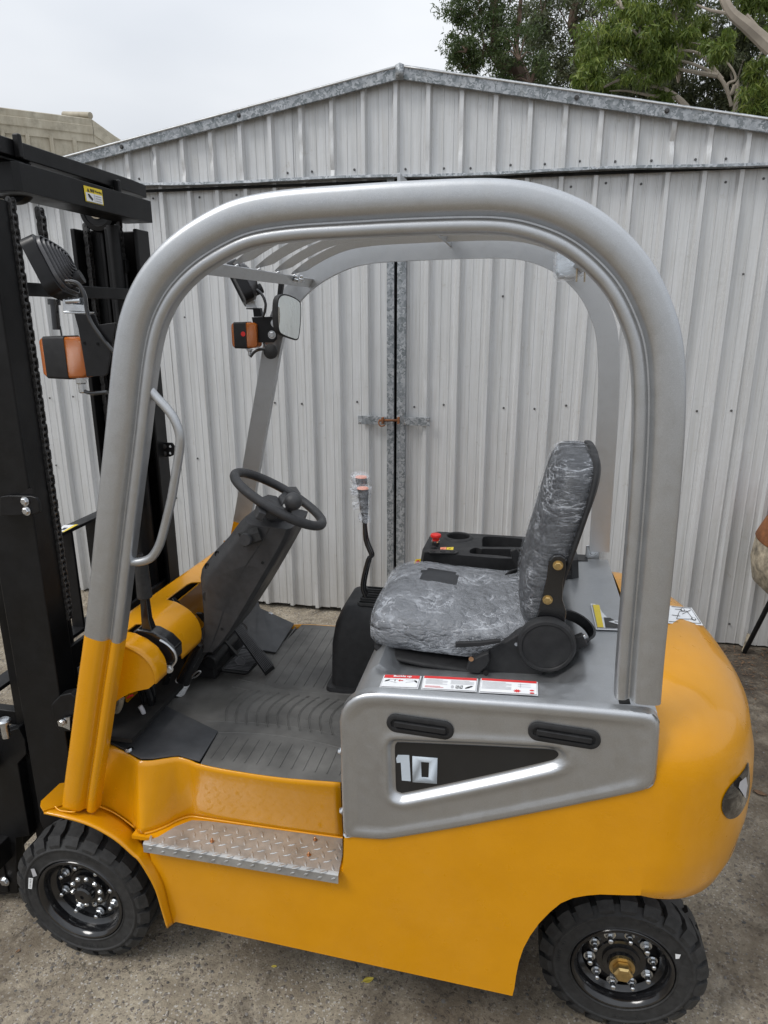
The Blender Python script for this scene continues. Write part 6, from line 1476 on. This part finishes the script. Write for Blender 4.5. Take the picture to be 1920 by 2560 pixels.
# reversing alarm wrapped in film at the rear of the roof
q = P(1440, 655, Y=1.93)
al = [(1397, 620), (1412, 604), (1435, 615), (1437, 640), (1470, 640), (1490, 648), (1470, 672), (1440, 690), (1400, 692), (1392, 675)]
mb = MB(); mb.prism([P(u, v, Y=1.86) for u, v in al], (0, .12, 0)); aw = mb.build('reversing_alarm', 'digit_print', FL, bevel=.006)
mb = MB(); mb.prism([P(u, v, Y=1.84)+Vector((0, 0, 0)) for u, v in [(1388, 632), (1400, 612), (1415, 600), (1440, 612), (1442, 640), (1478, 640), (1500, 655), (1475, 680), (1440, 696), (1398, 697), (1388, 680)]], (0, .16, 0)); mb.build('plastic_wrap', 'film', aw, bevel=.004)
for u in (1444, 1464): mb = MB(); mb.cyl(P(u, 650, Y=1.83), P(u-3, 705, Y=1.83), .0022, n=6); mb.build('cable_tie', 'pale_enamel', aw)

# ================================================================== LOOSE THINGS
# cement mixer drum just entering at the right edge
mc = P(2010, 1372, Y=3.38); cmx = thing('cement_mixer', (mc.x, mc.y, 0), 'rusty old mixer drum beside the shed wall at the right edge', 'cement mixer')
mb = MB(); mb.lathe(mc, (.12, -.1, 1), [(.02, -.26), (.10, -.25), (.17, -.20), (.205, -.10), (.21, .0), (.19, .10), (.14, .20), (.12, .26), (.115, .26), (.13, .20)], 44); dr2 = mb.build('drum', 'pale_enamel', cmx, sharp=60)
mb = MB(); mb.lathe(mc, (.12, -.1, 1), [(.2125, .012), (.2145, .015), (.2115, .03), (.1945, .10), (.145, .20), (.126, .262)], 44); mb.build('drum_top', 'rust', dr2, sharp=60)
for pts in ([(1860, 1632), (1935, 1485), (2010, 1400)], [(2160, 1640), (2090, 1480), (2010, 1400)]):
    p = [P(pts[0][0], pts[0][1], Z=.0)]+[P(u, v, Y=3.42) for u, v in pts[1:]]; mb = MB(); mb.tube(p, .012, 10); mb.build('stand_leg', 'mast_black', cmx)
mb = MB(); mb.tube([P(1860, 1632, Z=0)+Vector((0, .0, .006)), P(1860, 1632, Z=0)+Vector((.02, 0.02, .10))], .013, 10); mb.build('leg_tip', 'pale_enamel', cmx)
# fallen leaves
def leaf(u, v, size, ang, mat, label, curl=.3):
    c = P(u, v, Z=.002); m_ = MB(); G = []
    for i in range(9):
        t_ = i/8; w_ = size*.32*math.sin(math.pi*min(1, t_*.97+.02))**.8*(1-.25*t_); row = []
        for s__ in (-1, -.5, 0, .5, 1):
            x, y = (t_-.5)*size, s__*w_; z = .001+curl*size*(.35*abs(s__)**1.5+.5*(t_-.5)**2); row.append(c+Vector((x*math.cos(ang)-y*math.sin(ang), x*math.sin(ang)+y*math.cos(ang), z)))
        G.append(row)
    m_.grid(G); m_.tube([G[0][2], G[0][2]+(G[0][2]-G[1][2])*1.2], .0006, 5); tag(m_.build('fallen_leaf', mat, None, sharp=60, solid=.0006), label, 'leaf', 'fallen leaves on the yard')
leaf(921, 2452, .030, .5, 'yellow_leaf', 'yellow fallen leaf on the concrete below the middle of the forklift')
leaf(686, 2417, .013, .2, 'yellow_leaf', 'tiny pale yellow leaf fragment on the concrete, left of the bigger yellow leaf')
leaf(1900, 1984, .045, -.5, 'dry_leaf', 'reddish brown dry leaf lying right of the counterweight', .2)
leaf(46, 2378, .014, 1.2, 'dry_leaf', 'small brown leaf scrap on the ground left of the front tyre')
leaf(1118, 2398, .018, 2.2, 'dry_leaf', 'brown curled leaf under the forklift chassis edge')
leaf(1060, 1382+240, .0, 0, 'dry_leaf', 'x') if False else None
for o in list(bpy.data.objects):
    if o.type == 'EMPTY' and o.name == 's': bpy.data.objects.remove(o)
